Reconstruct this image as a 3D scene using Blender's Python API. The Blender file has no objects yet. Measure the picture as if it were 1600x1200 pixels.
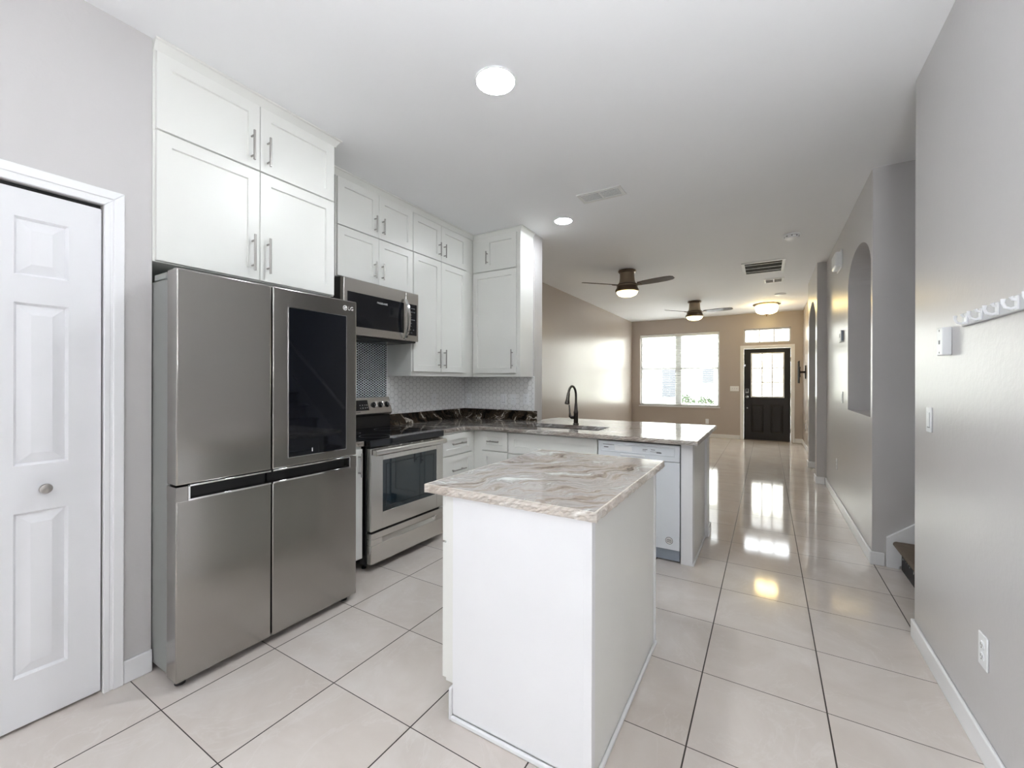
import bpy, bmesh, math, random
from mathutils import Vector, Matrix
random.seed(7)
S = bpy.context.scene
C = S.collection
PI = math.pi
# ------------------------------------------------------------------ camera
CAM_H, F_PX, YAW, ROLL, V0 = 1.30, 660.5, 0.5432, 0.0023, 596.2
cd = bpy.data.cameras.new('camera')
cam = bpy.data.objects.new('camera', cd)
C.objects.link(cam)
cd.sensor_fit = 'HORIZONTAL'
cd.sensor_width = 36.0
cd.lens = 36.0 * F_PX / 1600.0
cd.shift_y = -(600.0 - V0) / 1600.0
cd.clip_start = 0.05
cd.clip_end = 200
cam.location = (0, 0, CAM_H)
cam.rotation_mode = 'QUATERNION'
cam.rotation_quaternion = (Matrix.Rotation(YAW, 3, 'Z') @ Matrix.Rotation(PI / 2, 3, 'X') @ Matrix.Rotation(ROLL, 3, 'Z')).to_quaternion()
S.camera = cam
# ------------------------------------------------------------------ light, exposure
SKY = 3.9            # overcast daylight
CAN = 37.0           # recessed kitchen lamps
WARM = 1.5          # fan bowls
FLUSH = 4.0  # entry lamp
UPLIGHT = 60.0       # unseen lamp added beside the viewer to brighten the ceiling         
w = bpy.data.worlds.new('sky'); S.world = w
w.use_nodes = True
bg = w.node_tree.nodes['Background']
bg.inputs[0].default_value = (0.91, 0.955, 1.0, 1)
bg.inputs[1].default_value = SKY
S.view_settings.view_transform = 'Standard'
S.view_settings.look = 'None'
S.view_settings.gamma = 1.0
S.view_settings.use_curve_mapping = False
S.view_settings.exposure = 2.24
S.cycles.max_bounces = 10
S.cycles.diffuse_bounces = 6
S.cycles.glossy_bounces = 5
S.cycles.transparent_max_bounces = 12
S.cycles.sample_clamp_indirect = 6
S.cycles.caustics_reflective = False
S.cycles.caustics_refractive = False
S.cycles.use_denoising = True


def portal(loc, rot, sx, sy):
    l = bpy.data.lights.new('window_portal', 'AREA')
    l.shape = 'RECTANGLE'; l.size = sx; l.size_y = sy
    l.cycles.is_portal = True
    o = bpy.data.objects.new('window_portal', l); C.objects.link(o)
    o.location = loc; o.rotation_euler = rot


CE = 2.836           # ceiling height
XW = -2.98           # kitchen and living wall
XP = -2.365          # pantry wall
XR = 0.645           # wall on the right
YB = 10.9            # front wall
YR = -2.6            # rear wall
portal((XW - .05, -1.5, 1.4), (PI / 2, 0, -PI / 2), 1.1, 1.3)
portal((-1.865, YB + 0.2, 1.6), (-PI / 2, 0, 0), 1.8, 1.75)
portal((-0.01, YB + 0.2, 1.9), (-PI / 2, 0, 0), 0.9, 1.3)


# ------------------------------------------------------------------ node helpers
class NT:
    def __init__(s, name):
        s.m = bpy.data.materials.new(name); s.m.use_nodes = True
        s.t = s.m.node_tree; s.n = s.t.nodes; s.p = s.n['Principled BSDF']; s.out = s.n['Material Output']

    def new(s, ty, ins=None, **kw):
        n = s.n.new(ty)
        for k, v in kw.items(): setattr(n, k, v)
        for k, v in (ins or {}).items(): s.set(n.inputs[k], v)
        return n

    def set(s, sock, v):
        if isinstance(v, bpy.types.NodeSocket): s.t.links.new(v, sock)
        else: sock.default_value = v

    def ma(s, op, a, b=0.0, c=None):
        n = s.n.new('ShaderNodeMath'); n.operation = op
        s.set(n.inputs[0], a); s.set(n.inputs[1], b)
        if c is not None: s.set(n.inputs[2], c)
        return n.outputs[0]

    def pos(s): return s.new('ShaderNodeNewGeometry').outputs['Position']
    def sep(s, v): n = s.new('ShaderNodeSeparateXYZ', {0: v}); return n.outputs
    def comb(s, x, y, z): return s.new('ShaderNodeCombineXYZ', {0: x, 1: y, 2: z}).outputs[0]

    def noise(s, vec, scale, detail=4, rough=.5, dist=0.0):
        n = s.new('ShaderNodeTexNoise', {'Scale': scale, 'Detail': detail, 'Roughness': rough, 'Distortion': dist})
        if vec is not None: s.set(n.inputs['Vector'], vec)
        return n.outputs['Fac']

    def ramp(s, fac, stops, interp='LINEAR'):
        n = s.new('ShaderNodeValToRGB', {0: fac}); e = n.color_ramp.elements; n.color_ramp.interpolation = interp
        while len(e) < len(stops): e.new(.5)
        for k, (p, c) in enumerate(stops):
            e[k].position = p; e[k].color = (c[0], c[1], c[2], 1) if len(c) == 3 else c
        return n.outputs[0]

    def mix(s, f, a, b):
        n = s.new('ShaderNodeMix', data_type='RGBA')
        s.set(n.inputs[0], f)
        for k, v in ((6, a), (7, b)): s.set(n.inputs[k], v if isinstance(v, bpy.types.NodeSocket) else (*v[:3], 1))
        return n.outputs[2]

    def bump(s, h, strength, dist=.001):
        s.set(s.p.inputs['Normal'], s.new('ShaderNodeBump', {'Height': h, 'Strength': strength, 'Distance': dist}).outputs[0])

    def fin(s, **kw):
        for k, v in kw.items():
            k = k.replace('_', ' ')
            if k in ('Base Color', 'Emission Color') and not isinstance(v, bpy.types.NodeSocket): v = (*v[:3], 1)
            s.set(s.p.inputs[k], v)
        return s.m


def srgb(r, g, b):
    f = lambda c: ((c / 255 + .055) / 1.055) ** 2.4 if c > 10 else c / 255 / 12.92
    return (f(r), f(g), f(b))


def plain(name, col, rough=.5, metal=0.0, spec=.5, coat=0.0, var=.03):
    """solid finish with a faint unevenness"""
    n = NT(name)
    f = n.noise(n.pos(), 3.0, 3)
    c = n.mix(f, tuple(x * (1 - var) for x in col), tuple(min(1, x * (1 + var)) for x in col))
    n.p.inputs['Specular IOR Level'].default_value = spec
    n.p.inputs['Coat Weight'].default_value = coat
    return n.fin(Base_Color=c, Roughness=rough, Metallic=metal)


def paint(name, col, rough=.42, bump=.18):
    n = NT(name)
    p = n.pos()
    a = n.noise(p, 34, 3, .6)
    b = n.noise(p, 9, 2)
    n.bump(n.ma('ADD', a, n.ma('MULTIPLY', b, .6)), bump, .004)
    f = n.noise(p, 1.3, 3)
    c = n.mix(f, tuple(x * .975 for x in col), tuple(x * 1.025 for x in col))
    return n.fin(Base_Color=c, Roughness=rough)


def metal(name, col, rough=.28, brush='Z', aniso=.0, amt=.012):
    n = NT(name)
    x, y, z = n.sep(n.pos())
    v = n.comb(n.ma('MULTIPLY', x, 900 if brush != 'X' else 4), n.ma('MULTIPLY', y, 900 if brush != 'Y' else 4), n.ma('MULTIPLY', z, 900 if brush != 'Z' else 4))
    f = n.noise(v, 1.0, 2)
    return n.fin(Base_Color=n.mix(f, tuple(c * .985 for c in col), tuple(min(1, c * 1.015) for c in col)), Metallic=1.0,
                 Roughness=n.ma('MULTIPLY_ADD', f, amt, rough - amt / 2), Anisotropic=aniso)


def hexgrid(n, a, b, pitch):
    """hexagon cells, neighbours stacked along b; returns (distance to hexagon border 0..0.5, round distance)"""
    R3 = math.sqrt(3)
    u = n.ma('DIVIDE', b, pitch); v = n.ma('DIVIDE', a, pitch)
    def cell(ou, ov):
        x = n.ma('SUBTRACT', n.ma('FLOORED_MODULO', n.ma('ADD', u, ou), 1.0), .5)
        y = n.ma('SUBTRACT', n.ma('FLOORED_MODULO', n.ma('ADD', v, ov), R3), R3 / 2)
        x = n.ma('ABSOLUTE', x); y = n.ma('ABSOLUTE', y)
        h = n.ma('MAXIMUM', x, n.ma('ADD', n.ma('MULTIPLY', x, .5), n.ma('MULTIPLY', y, R3 / 2)))
        r = n.ma('SQRT', n.ma('ADD', n.ma('MULTIPLY', x, x), n.ma('MULTIPLY', y, y)))
        return h, r
    h1, r1 = cell(0, 0); h2, r2 = cell(.5, R3 / 2)
    return n.ma('MINIMUM', h1, h2), n.ma('MINIMUM', r1, r2)


# ------------------------------------------------------------------ materials
M = {}
M['wall'] = paint('grey_wall_paint', srgb(201, 199, 199), .31)
M['taupe'] = paint('taupe_wall_tone', srgb(186, 176, 168), .27)  # warmer and darker wall tone for the left, front and entry walls
M['ceiling'] = paint('white_ceiling_paint', srgb(243, 244, 246), .7, .12)
M['trim'] = plain('white_trim_paint', srgb(240, 241, 243), .33)
M['door'] = plain('white_door_paint', srgb(232, 233, 236), .30)
M['cab'] = plain('off_white_cabinet_lacquer', srgb(234, 235, 231), .33)
M['gap'] = plain('dark_gap', (.012, .012, .012), .8)
M['steel'] = metal('brushed_stainless', (.40, .385, .365), .22, 'Z')
M['steel_h'] = metal('brushed_stainless_light', (.66, .64, .61), .27, 'Y')
M['nickel'] = metal('satin_nickel', (.42, .405, .385), .3, 'Z')
M['chrome'] = metal('polished_chrome', (.85, .85, .86), .08, 'Z')
M['fridge_side'] = plain('grey_fridge_side', srgb(150, 153, 150), .4, .3)
M['black_glass'] = plain('black_glass', (.006, .007, .010), .04, 0, .6)
M['oven_glass'] = plain('oven_glass', (.010, .020, .028), .03, 0, 1.0)
M['black'] = plain('black_enamel', (.010, .010, .011), .22)
M['black_matte'] = plain('black_plastic', (.014, .014, .015), .5)
M['white_pl'] = plain('white_plastic', srgb(240, 242, 244), .35)
M['white_app'] = plain('white_appliance_enamel', srgb(229, 234, 239), .25)
M['grey_pl'] = plain('grey_plastic', srgb(150, 160, 172), .4)
M['bronze'] = metal('dark_bronze', (.16, .12, .09), .3, 'Z')
M['faucet'] = metal('oil_rubbed_bronze', (.085, .075, .07), .2, 'Z')
M['brown_band'] = metal('brushed_brown_metal', (.33, .27, .20), .3, 'X')
M['blade'] = plain('walnut_blade', srgb(70, 58, 50), .35)
M['front_door'] = plain('black_front_door_paint', srgb(27, 24, 24), .42)
M['print'] = plain('grey_print', srgb(105, 108, 112), .5)
M['print_white'] = plain('white_print', srgb(225, 225, 225), .5)
M['sink'] = metal('sink_steel', (.5, .5, .5), .25, 'X')
M['vent_dark'] = plain('vent_interior', (.02, .019, .018), .9)
M['vent'] = plain('vent_white', srgb(228, 228, 226), .45)
M['blind'] = plain('white_blind', srgb(236, 236, 232), .5)
M['siding'] = plain('pale_siding', srgb(226, 222, 212), .7)
M['roof'] = plain('grey_roof_shingle', srgb(120, 116, 112), .9)
M['asphalt'] = plain('driveway_concrete', srgb(190, 188, 182), .9)
M['lawn'] = plain('lawn_green', srgb(110, 130, 80), .9, var=.3)
M['shrub'] = plain('shrub_leaf', srgb(50, 66, 38), .8, var=.3)
M['outdoor_glass'] = plain('dark_window_glass', srgb(30, 34, 38), .1)
M['vinyl'] = plain('window_vinyl', srgb(205, 205, 203), .4)
M['rail'] = plain('translucent_white_rail', srgb(196, 198, 201), .3)
M['carpet'] = None


def emitter(name, col, strength, base=(.9, .9, .9)):
    n = NT(name)
    f = n.noise(n.pos(), 20, 1)
    return n.fin(Base_Color=base, Emission_Color=n.mix(f, tuple(c * .97 for c in col), col), Emission_Strength=strength, Roughness=.4)


M['can'] = emitter('cool_lamp_lens', (.92, .965, 1.0), CAN)
M['bowl'] = emitter('warm_glass_bowl', (1.0, .78, .36), WARM)
M['uplight'] = emitter('added_fill_glow', (.95, .98, 1.0), UPLIGHT)  # glow of the added, unseen lamp that brightens the ceiling
M['flush'] = emitter('warm_ribbed_glass', (1.0, .74, .30), FLUSH)


def m_glass():
    n = NT('window_glass')
    tr = n.new('ShaderNodeBsdfTransparent', {0: (.97, .98, .98, 1)})
    gl = n.new('ShaderNodeBsdfGlossy', {'Color': (.9, .9, .9, 1), 'Roughness': .02})
    lw = n.new('ShaderNodeLayerWeight', {'Blend': .15})
    f = n.ma('MULTIPLY', lw.outputs['Fresnel'], .6)
    mx = n.new('ShaderNodeMixShader', {0: f, 1: tr.outputs[0], 2: gl.outputs[0]})
    n.t.links.new(mx.outputs[0], n.out.inputs[0])
    return n.m


M['glass'] = m_glass()


def m_floor():
    n = NT('polished_cream_tile')
    p = n.pos(); x, y, z = n.sep(p); T = .45
    u = n.ma('DIVIDE', n.ma('SUBTRACT', x, -2.0459), T); v = n.ma('DIVIDE', n.ma('SUBTRACT', y, .7139), T)
    fu = n.ma('ABSOLUTE', n.ma('SUBTRACT', n.ma('FRACT', n.ma('ADD', u, 100.5)), .5))
    fv = n.ma('ABSOLUTE', n.ma('SUBTRACT', n.ma('FRACT', n.ma('ADD', v, 100.5)), .5))
    # distance to the nearest joint, in tiles
    gu = n.ma('LESS_THAN', fu, .006); gv = n.ma('LESS_THAN', fv, .0040)
    g = n.ma('MAXIMUM', gu, gv)
    cell = n.comb(n.ma('FLOOR', n.ma('ADD', u, .0)), n.ma('FLOOR', v), 0.0)
    wn = n.new('ShaderNodeTexWhiteNoise', {'Vector': cell}, noise_dimensions='3D').outputs['Value']
    off = n.new('ShaderNodeVectorMath', {0: p, 1: n.comb(n.ma('MULTIPLY', wn, 37), n.ma('MULTIPLY', wn, 91), 0.0)}, operation='ADD').outputs[0]
    cloud = n.noise(off, 2.6, 6, .6, .8)
    base = n.ramp(cloud, [(.25, srgb(205, 196, 188)), (.48, srgb(213, 205, 198)), (.62, srgb(218, 211, 205)), (.8, srgb(224, 219, 214))])
    vein = n.ma('ABSOLUTE', n.ma('SUBTRACT', n.noise(off, 1.9, 7, .62, 1.6), .5))
    vm = n.ramp(vein, [(0, (.22, .22, .22)), (.015, (0, 0, 0))])
    base = n.mix(vm, base, srgb(230, 226, 223))
    base = n.mix(n.ma('MULTIPLY', wn, .12), base, srgb(196, 184, 174))
    col = n.mix(g, base, srgb(50, 40, 34))
    h = n.ma('SUBTRACT', n.ma('MULTIPLY', n.noise(p, 5.0, 2), .25), n.ma('MULTIPLY', g, .4))
    n.bump(h, .10, .004)
    return n.fin(Base_Color=col, Roughness=n.ma('MULTIPLY_ADD', g, .5, .075), Specular_IOR_Level=.55)


M['floor'] = m_floor()


def m_granite(name, ang, dark=0.0, sc=1.0, refl_x=None):
    n = NT(name)
    p = n.pos(); x, y, z = n.sep(p)
    ca, sa = math.cos(ang), math.sin(ang)
    a = n.ma('ADD', n.ma('MULTIPLY', x, ca), n.ma('MULTIPLY', y, sa))
    b = n.ma('SUBTRACT', n.ma('MULTIPLY', y, ca), n.ma('MULTIPLY', x, sa))
    w1 = n.ma('SUBTRACT', n.noise(p, 2.2 * sc, 3, .55), .5)
    w2 = n.ma('SUBTRACT', n.noise(p, 9 * sc, 3, .6), .5)
    b2 = n.ma('ADD', b, n.ma('ADD', n.ma('MULTIPLY', w1, .38), n.ma('MULTIPLY', w2, .10)))
    b2 = n.ma('ADD', b2, n.ma('MULTIPLY', z, .8))
    v = n.comb(n.ma('MULTIPLY', a, 3.0 * sc), n.ma('MULTIPLY', b2, 12 * sc), n.ma('MULTIPLY', z, 3.0))
    f = n.noise(v, 1.0, 9, .62, .35)
    fine = n.noise(n.comb(n.ma('MULTIPLY', a, 9 * sc), n.ma('MULTIPLY', b2, 60 * sc), z), 1.0, 5, .6)
    f = n.ma('ADD', f, n.ma('MULTIPLY', n.ma('SUBTRACT', fine, .5), .40))
    light = n.ramp(f, [(.24, srgb(70, 64, 61)), (.335, srgb(128, 115, 107)), (.42, srgb(163, 151, 143)), (.49, srgb(188, 183, 178)), (.56, srgb(160, 155, 151)), (.62, srgb(200, 199, 197)), (.72, srgb(238, 239, 239))])
    darkc = n.ramp(f, [(.28, (.004, .004, .004)), (.44, (.013, .011, .009)), (.50, srgb(70, 58, 46)), (.55, srgb(28, 25, 22)), (.61, srgb(110, 98, 84)), (.66, srgb(215, 210, 200)), (.72, srgb(60, 50, 42))])
    if refl_x:
        t = n.new('ShaderNodeMapRange', {0: n.ma('ADD', x, n.ma('MULTIPLY', w1, .5)), 1: refl_x[0], 2: refl_x[1], 3: .72, 4: .05}).outputs[0]  # reflections put into the stone colour: dark cabinets left, bright wall right
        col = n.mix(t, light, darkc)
    else:
        col = n.mix(dark, light, darkc)
    return n.fin(Base_Color=col, Roughness=.09, Specular_IOR_Level=.5)


M['granite'] = m_granite('light_swirled_stone', .88)
M['granite_long'] = m_granite('swirled_stone_counter', .25, refl_x=(-2.6, -1.1))
M['granite_dark'] = m_granite('dark_swirled_stone', .5, 1.0, 1.3)


def m_edge(src, name, pale):
    m = M[src].copy(); m.name = name
    t = m.node_tree; pr = t.nodes['Principled BSDF']
    g = t.nodes.new('ShaderNodeNewGeometry'); nz = t.nodes.new('ShaderNodeTexNoise'); nz.inputs['Scale'].default_value = 46; nz.inputs['Detail'].default_value = 5
    t.links.new(g.outputs['Position'], nz.inputs['Vector'])
    bp = t.nodes.new('ShaderNodeBump'); bp.inputs['Strength'].default_value = .9; bp.inputs['Distance'].default_value = .006
    t.links.new(nz.outputs['Fac'], bp.inputs['Height']); t.links.new(bp.outputs[0], pr.inputs['Normal'])
    pr.inputs['Roughness'].default_value = .3
    old = pr.inputs['Base Color'].links[0].from_socket
    mx = t.nodes.new('ShaderNodeMix'); mx.data_type = 'RGBA'; mx.inputs[0].default_value = pale; mx.inputs[7].default_value = (*srgb(232, 222, 208), 1)
    t.links.new(old, mx.inputs[6]); t.links.new(mx.outputs[2], pr.inputs['Base Color'])
    return m


M['granite_edge'] = m_edge('granite', 'rough_cut_stone_edge', .42)
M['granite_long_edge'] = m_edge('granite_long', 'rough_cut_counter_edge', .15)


def m_hex():
    n = NT('white_hexagon_tile')
    x, y, z = n.sep(n.pos())
    h, r = hexgrid(n, n.ma('ADD', x, y), z, .056)
    g = n.new('ShaderNodeMapRange', {0: h, 1: .462, 2: .485}).outputs[0]
    n.bump(n.ma('SUBTRACT', 1.0, g), .5, .003)
    return n.fin(Base_Color=n.mix(g, srgb(243, 244, 244), srgb(190, 191, 191)), Roughness=.22)


def m_dots():
    n = NT('black_and_white_mosaic')
    x, y, z = n.sep(n.pos())
    h, r = hexgrid(n, y, z, .0212)
    g = n.new('ShaderNodeMapRange', {0: r, 1: .34, 2: .40}).outputs[0]
    return n.fin(Base_Color=n.mix(g, (.008, .010, .014), srgb(214, 226, 230)), Roughness=.2)


M['hex'] = m_hex(); M['dots'] = m_dots()


def m_carpet(name, col):
    n = NT(name)
    f = n.noise(n.pos(), 420, 2)
    g = n.noise(n.pos(), 22, 3)
    n.bump(f, .8, .004)
    return n.fin(Base_Color=n.mix(n.ma('MULTIPLY_ADD', f, .5, n.ma('MULTIPLY', g, .5)), tuple(c * .6 for c in col), tuple(c * 1.35 for c in col)), Roughness=.95)


M['carpet'] = m_carpet('taupe_carpet', srgb(120, 107, 94))


# ------------------------------------------------------------------ mesh helpers
class MB:
    def __init__(s): s.v = []; s.f = []; s.mi = []; s.m = 0

    def add(s, vs, fs):
        o = len(s.v); s.v += [tuple(v) for v in vs]
        for f in fs: s.f.append([i + o for i in f]); s.mi.append(s.m)
        return s

    def mat(s, i): s.m = i; return s

    def box(s, x0, x1, y0, y1, z0, z1):
        return s.add([(x, y, z) for x in (x0, x1) for y in (y0, y1) for z in (z0, z1)],
                     [(0, 1, 3, 2), (4, 6, 7, 5), (0, 4, 5, 1), (2, 3, 7, 6), (0, 2, 6, 4), (1, 5, 7, 3)])

    def prism(s, poly, fn, d0, d1):
        """poly: list of (a, b); fn(a, b, d) -> xyz"""
        k = len(poly)
        vs = [fn(a, b, d0) for a, b in poly] + [fn(a, b, d1) for a, b in poly]
        return s.add(vs, [list(range(k)), list(range(2 * k - 1, k - 1, -1))] + [(i, (i + 1) % k, k + (i + 1) % k, k + i) for i in range(k)])

    def tube(s, path, r, seg=12, cap=True):
        path = [Vector(p) for p in path]; k = len(path)
        rs = r if isinstance(r, (list, tuple)) else [r] * k
        t0 = (path[1] - path[0]).normalized()
        up = Vector((0, 0, 1)) if abs(t0.z) < .9 else Vector((0, 1, 0))
        nrm = (up - t0 * up.dot(t0)).normalized()
        vs = []
        for i, p in enumerate(path):
            t = (path[min(i + 1, k - 1)] - path[max(i - 1, 0)]).normalized()
            nrm = (nrm - t * nrm.dot(t)).normalized(); bn = t.cross(nrm)
            for j in range(seg):
                a = 2 * PI * j / seg
                vs.append(p + (nrm * math.cos(a) + bn * math.sin(a)) * rs[i])
        fs = [(i * seg + j, i * seg + (j + 1) % seg, (i + 1) * seg + (j + 1) % seg, (i + 1) * seg + j) for i in range(k - 1) for j in range(seg)]
        if cap: fs += [list(range(seg))[::-1], [(k - 1) * seg + j for j in range(seg)]]
        return s.add(vs, fs)

    def cyl(s, p0, p1, r, seg=16): return s.tube([p0, p1], r, seg)

    def lathe(s, prof, c, seg=32, axis=None, rib=0):
        """prof: list of (radius, height) along axis from c"""
        ax = Vector(axis or (0, 0, 1)).normalized()
        u = Vector((1, 0, 0)) if abs(ax.x) < .9 else Vector((0, 1, 0))
        u = (u - ax * u.dot(ax)).normalized(); v = ax.cross(u); c = Vector(c)
        vs = []
        for r, h in prof:
            for j in range(seg):
                a = 2 * PI * j / seg
                q = max(r, 1e-4) * (1 + (rib * (1 if j % 2 else -1) if r > .01 else 0))
                vs.append(c + ax * h + (u * math.cos(a) + v * math.sin(a)) * q)
        k = len(prof)
        fs = [(i * seg + j, i * seg + (j + 1) % seg, (i + 1) * seg + (j + 1) % seg, (i + 1) * seg + j) for i in range(k - 1) for j in range(seg)]
        fs += [list(range(seg))[::-1], [(k - 1) * seg + j for j in range(seg)]]
        return s.add(vs, fs)

    def build(s, name, mats, parent=None, bevel=0, seg=2, smooth=True, label=None):
        off = Vector(wloc(parent)) if parent else Vector((0, 0, 0))
        me = bpy.data.meshes.new(name)
        me.from_pydata([tuple(Vector(v) - off) for v in s.v], [], s.f)
        for k in (mats if isinstance(mats, (list, tuple)) else [mats]): me.materials.append(M[k] if isinstance(k, str) else k)
        for p, i in zip(me.polygons, s.mi): p.material_index = i
        bm = bmesh.new(); bm.from_mesh(me); bmesh.ops.recalc_face_normals(bm, faces=bm.faces); bm.to_mesh(me); bm.free()
        if smooth:
            for p in me.polygons: p.use_smooth = True
            me.set_sharp_from_angle(angle=math.radians(32))
        o = bpy.data.objects.new(name, me); C.objects.link(o)
        if parent: o.parent = parent
        if bevel:
            b = o.modifiers.new('edge', 'BEVEL'); b.width = bevel; b.segments = seg; b.limit_method = 'ANGLE'; b.angle_limit = math.radians(40)
        if label: o['label'] = label
        return o


def wloc(o):
    l = Vector((0, 0, 0))
    while o: l += o.location; o = o.parent
    return l


def thing(name, label, cat, loc, group=None):
    o = bpy.data.objects.new(name, None); C.objects.link(o); o.location = loc
    o.empty_display_size = .1
    return tag(o, label, cat, group)


def tag(o, label, cat, group=None):
    o['label'] = label; o['category'] = cat
    if group: o['group'] = group
    return o


def struct(o): o['kind'] = 'structure'; return o


def face(d):
    """d: '+x', '-y', '-x', '+y' : maps (a along wall, z up, depth inward from front plane f)"""
    if d == '+x': return lambda f: (lambda a, z, t: (f - t, a, z))
    if d == '-x': return lambda f: (lambda a, z, t: (f + t, a, z))
    if d == '-y': return lambda f: (lambda a, z, t: (a, f + t, z))
    return lambda f: (lambda a, z, t: (a, f - t, z))


def panel(mb, d, f, a0, a1, z0, z1, th=.02, rail=.057, rec=.011, slope=.0025):
    """shaker front: flat frame with a recessed centre"""
    P = face(d)(f)
    if rail <= 0:
        q = [(a0, z0), (a1, z0), (a1, z1), (a0, z1)]
        return mb.prism(q, lambda a, b, t: P(a, b, t), 0, th)
    r = lambda i: [(a0 + i, z0 + i), (a1 - i, z0 + i), (a1 - i, z1 - i), (a0 + i, z1 - i)]
    loops = [(r(0), th), (r(0), .0015), (r(.0015), 0), (r(rail), 0), (r(rail + slope), rec)]
    vs = [P(a, z, t) for q, t in loops for a, z in q]
    fs = [(4 * i + j, 4 * i + (j + 1) % 4, 4 * i + 4 + (j + 1) % 4, 4 * i + 4 + j) for i in range(4) for j in range(4)]
    fs += [(0, 1, 2, 3), (16, 17, 18, 19)]
    return mb.add(vs, fs)


def pull(d, f, a, z, ln, vert, parent, mat='nickel'):
    P = face(d)(f); mb = MB(); h = ln / 2
    e = (lambda k: (a, z + k)) if vert else (lambda k: (a + k, z))
    mb.cyl(P(*e(-h), -.032), P(*e(h), -.032), .006, 10)
    for k in (-h * .68, h * .68): mb.cyl(P(*e(k), -.032), P(*e(k), 0), .0048, 8)
    return mb.build('handle', mat, parent)


def text_mesh(txt, size, to, name, mat, parent=None, th=.0008):
    cu = bpy.data.curves.new('lettering', 'FONT'); cu.body = txt; cu.size = size; cu.extrude = 0; cu.align_x = 'CENTER'; cu.align_y = 'CENTER'
    cu.resolution_u = 3
    tmp = bpy.data.objects.new('lettering', cu); C.objects.link(tmp)
    bpy.context.view_layer.update()
    dg = bpy.context.evaluated_depsgraph_get()
    me = bpy.data.meshes.new_from_object(tmp.evaluated_get(dg))
    vs = [to(v.co.x, v.co.y) for v in me.vertices]; fs = [list(p.vertices) for p in me.polygons]
    bpy.data.objects.remove(tmp); bpy.data.curves.remove(cu); bpy.data.meshes.remove(me)
    mb = MB(); mb.add(vs, fs)
    return mb.build(name, mat, parent, smooth=False)


def wall(name, axis, f0, f1, breaks, solids, mat, kind=True):
    """wall of prisms between break points; solids(a0, a1) -> list of (zb0, zb1, zt0, zt1)"""
    mb = MB()
    for a0, a1 in zip(breaks[:-1], breaks[1:]):
        for zb0, zb1, zt0, zt1 in solids(a0, a1):
            q = [(a0, zb0), (a1, zb1), (a1, zt1), (a0, zt0)]
            mb.prism(q, (lambda a, b, t: (t, a, b)) if axis == 'x' else (lambda a, b, t: (a, t, b)), f0, f1)
    o = mb.build(name, mat, smooth=False)
    return struct(o)


def holes(hs, top=CE):
    def fn(a0, a1):
        m = (a0 + a1) / 2; iv = [(0.0, top)]
        for h0, h1, z0, z1 in hs:
            if h0 < m < h1:
                nx = []
                for b, t in iv:
                    if b < z0: nx.append((b, min(t, z0)))
                    if t > z1: nx.append((max(b, z1), t))
                iv = nx
        return [(b, b, t, t) for b, t in iv if t - b > 1e-4]
    return fn


# ------------------------------------------------------------------ the room
struct(MB().box(-3.2, 3.8, YR - .1, YB + .16, -.12, 0).build('floor', 'floor', smooth=False))
struct(MB().box(-3.2, 3.8, YR - .1, YB + .16, CE, CE + .12).build('ceiling', 'ceiling', smooth=False))
wall('wall_left', 'x', XW - .12, XW, [.788, YB], holes([]), 'taupe')
wall('wall_nook', 'x', XW - .12, XW, [YR, -2.05, -.95, .788], holes([(-2.05, -.95, .75, 2.05)]), 'wall')  # opening holds the window added behind the viewer for light
wall('wall_nook_return', 'y', -.47, -.35, [XW, XP - .12], holes([]), 'wall')
wall('wall_pantry', 'x', XP - .12, XP, [-.47, -.05, .626, .788], holes([(-.05, .626, 0, 2.03)]), 'wall')
wall('wall_pantry_return', 'y', .668, .788, [XW, XP - .12], holes([]), 'wall')
wall('wall_right', 'x', XR, XR + .12, [YR, 2.905], holes([]), 'wall')
wall('wall_stair', 'y', 2.785, 2.905, [XR + .12, 3.6], holes([]), 'wall')
wall('wall_stair_end', 'x', 3.6, 3.72, [2.785, 4.03], holes([]), 'wall')
# hall wall with the arched niche
NY0, NY1, NS, NT_, NB = 3.985, 5.005, 2.16, .27, 1.045


def niche(a0, a1):
    m = (a0 + a1) / 2
    if not NY0 < m < NY1: return [(0, 0, CE, CE)]
    c, h = (NY0 + NY1) / 2, (NY1 - NY0) / 2
    e = lambda a: NS + NT_ * math.sqrt(max(0, 1 - ((a - c) / h) ** 2))
    return [(0, 0, NB, NB), (e(a0), e(a1), CE, CE)]


nb = [NY0 + (NY1 - NY0) * (1 - math.cos(PI * k / 24)) / 2 for k in range(25)]
wall('wall_hall', 'x', XR, XR + .26, [3.93] + nb + [6.67], niche, 'wall')
wall('wall_niche_back', 'x', XR + .26, XR + .36, [3.93, 6.67], holes([]), 'wall')
wall('wall_stair_far', 'y', 3.93, 4.05, [XR + .36, 3.6], holes([]), 'wall')
AY0, AY1, AS, AT = 6.87, 7.87, 2.10, .34


def arch(a0, a1):
    m = (a0 + a1) / 2
    if not AY0 < m < AY1: return [(0, 0, CE, CE)]
    c, h = (AY0 + AY1) / 2, (AY1 - AY0) / 2
    e = lambda a: AS + AT * math.sqrt(max(0, 1 - ((a - c) / h) ** 2))
    return [(e(a0), e(a1), CE, CE)]


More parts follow.
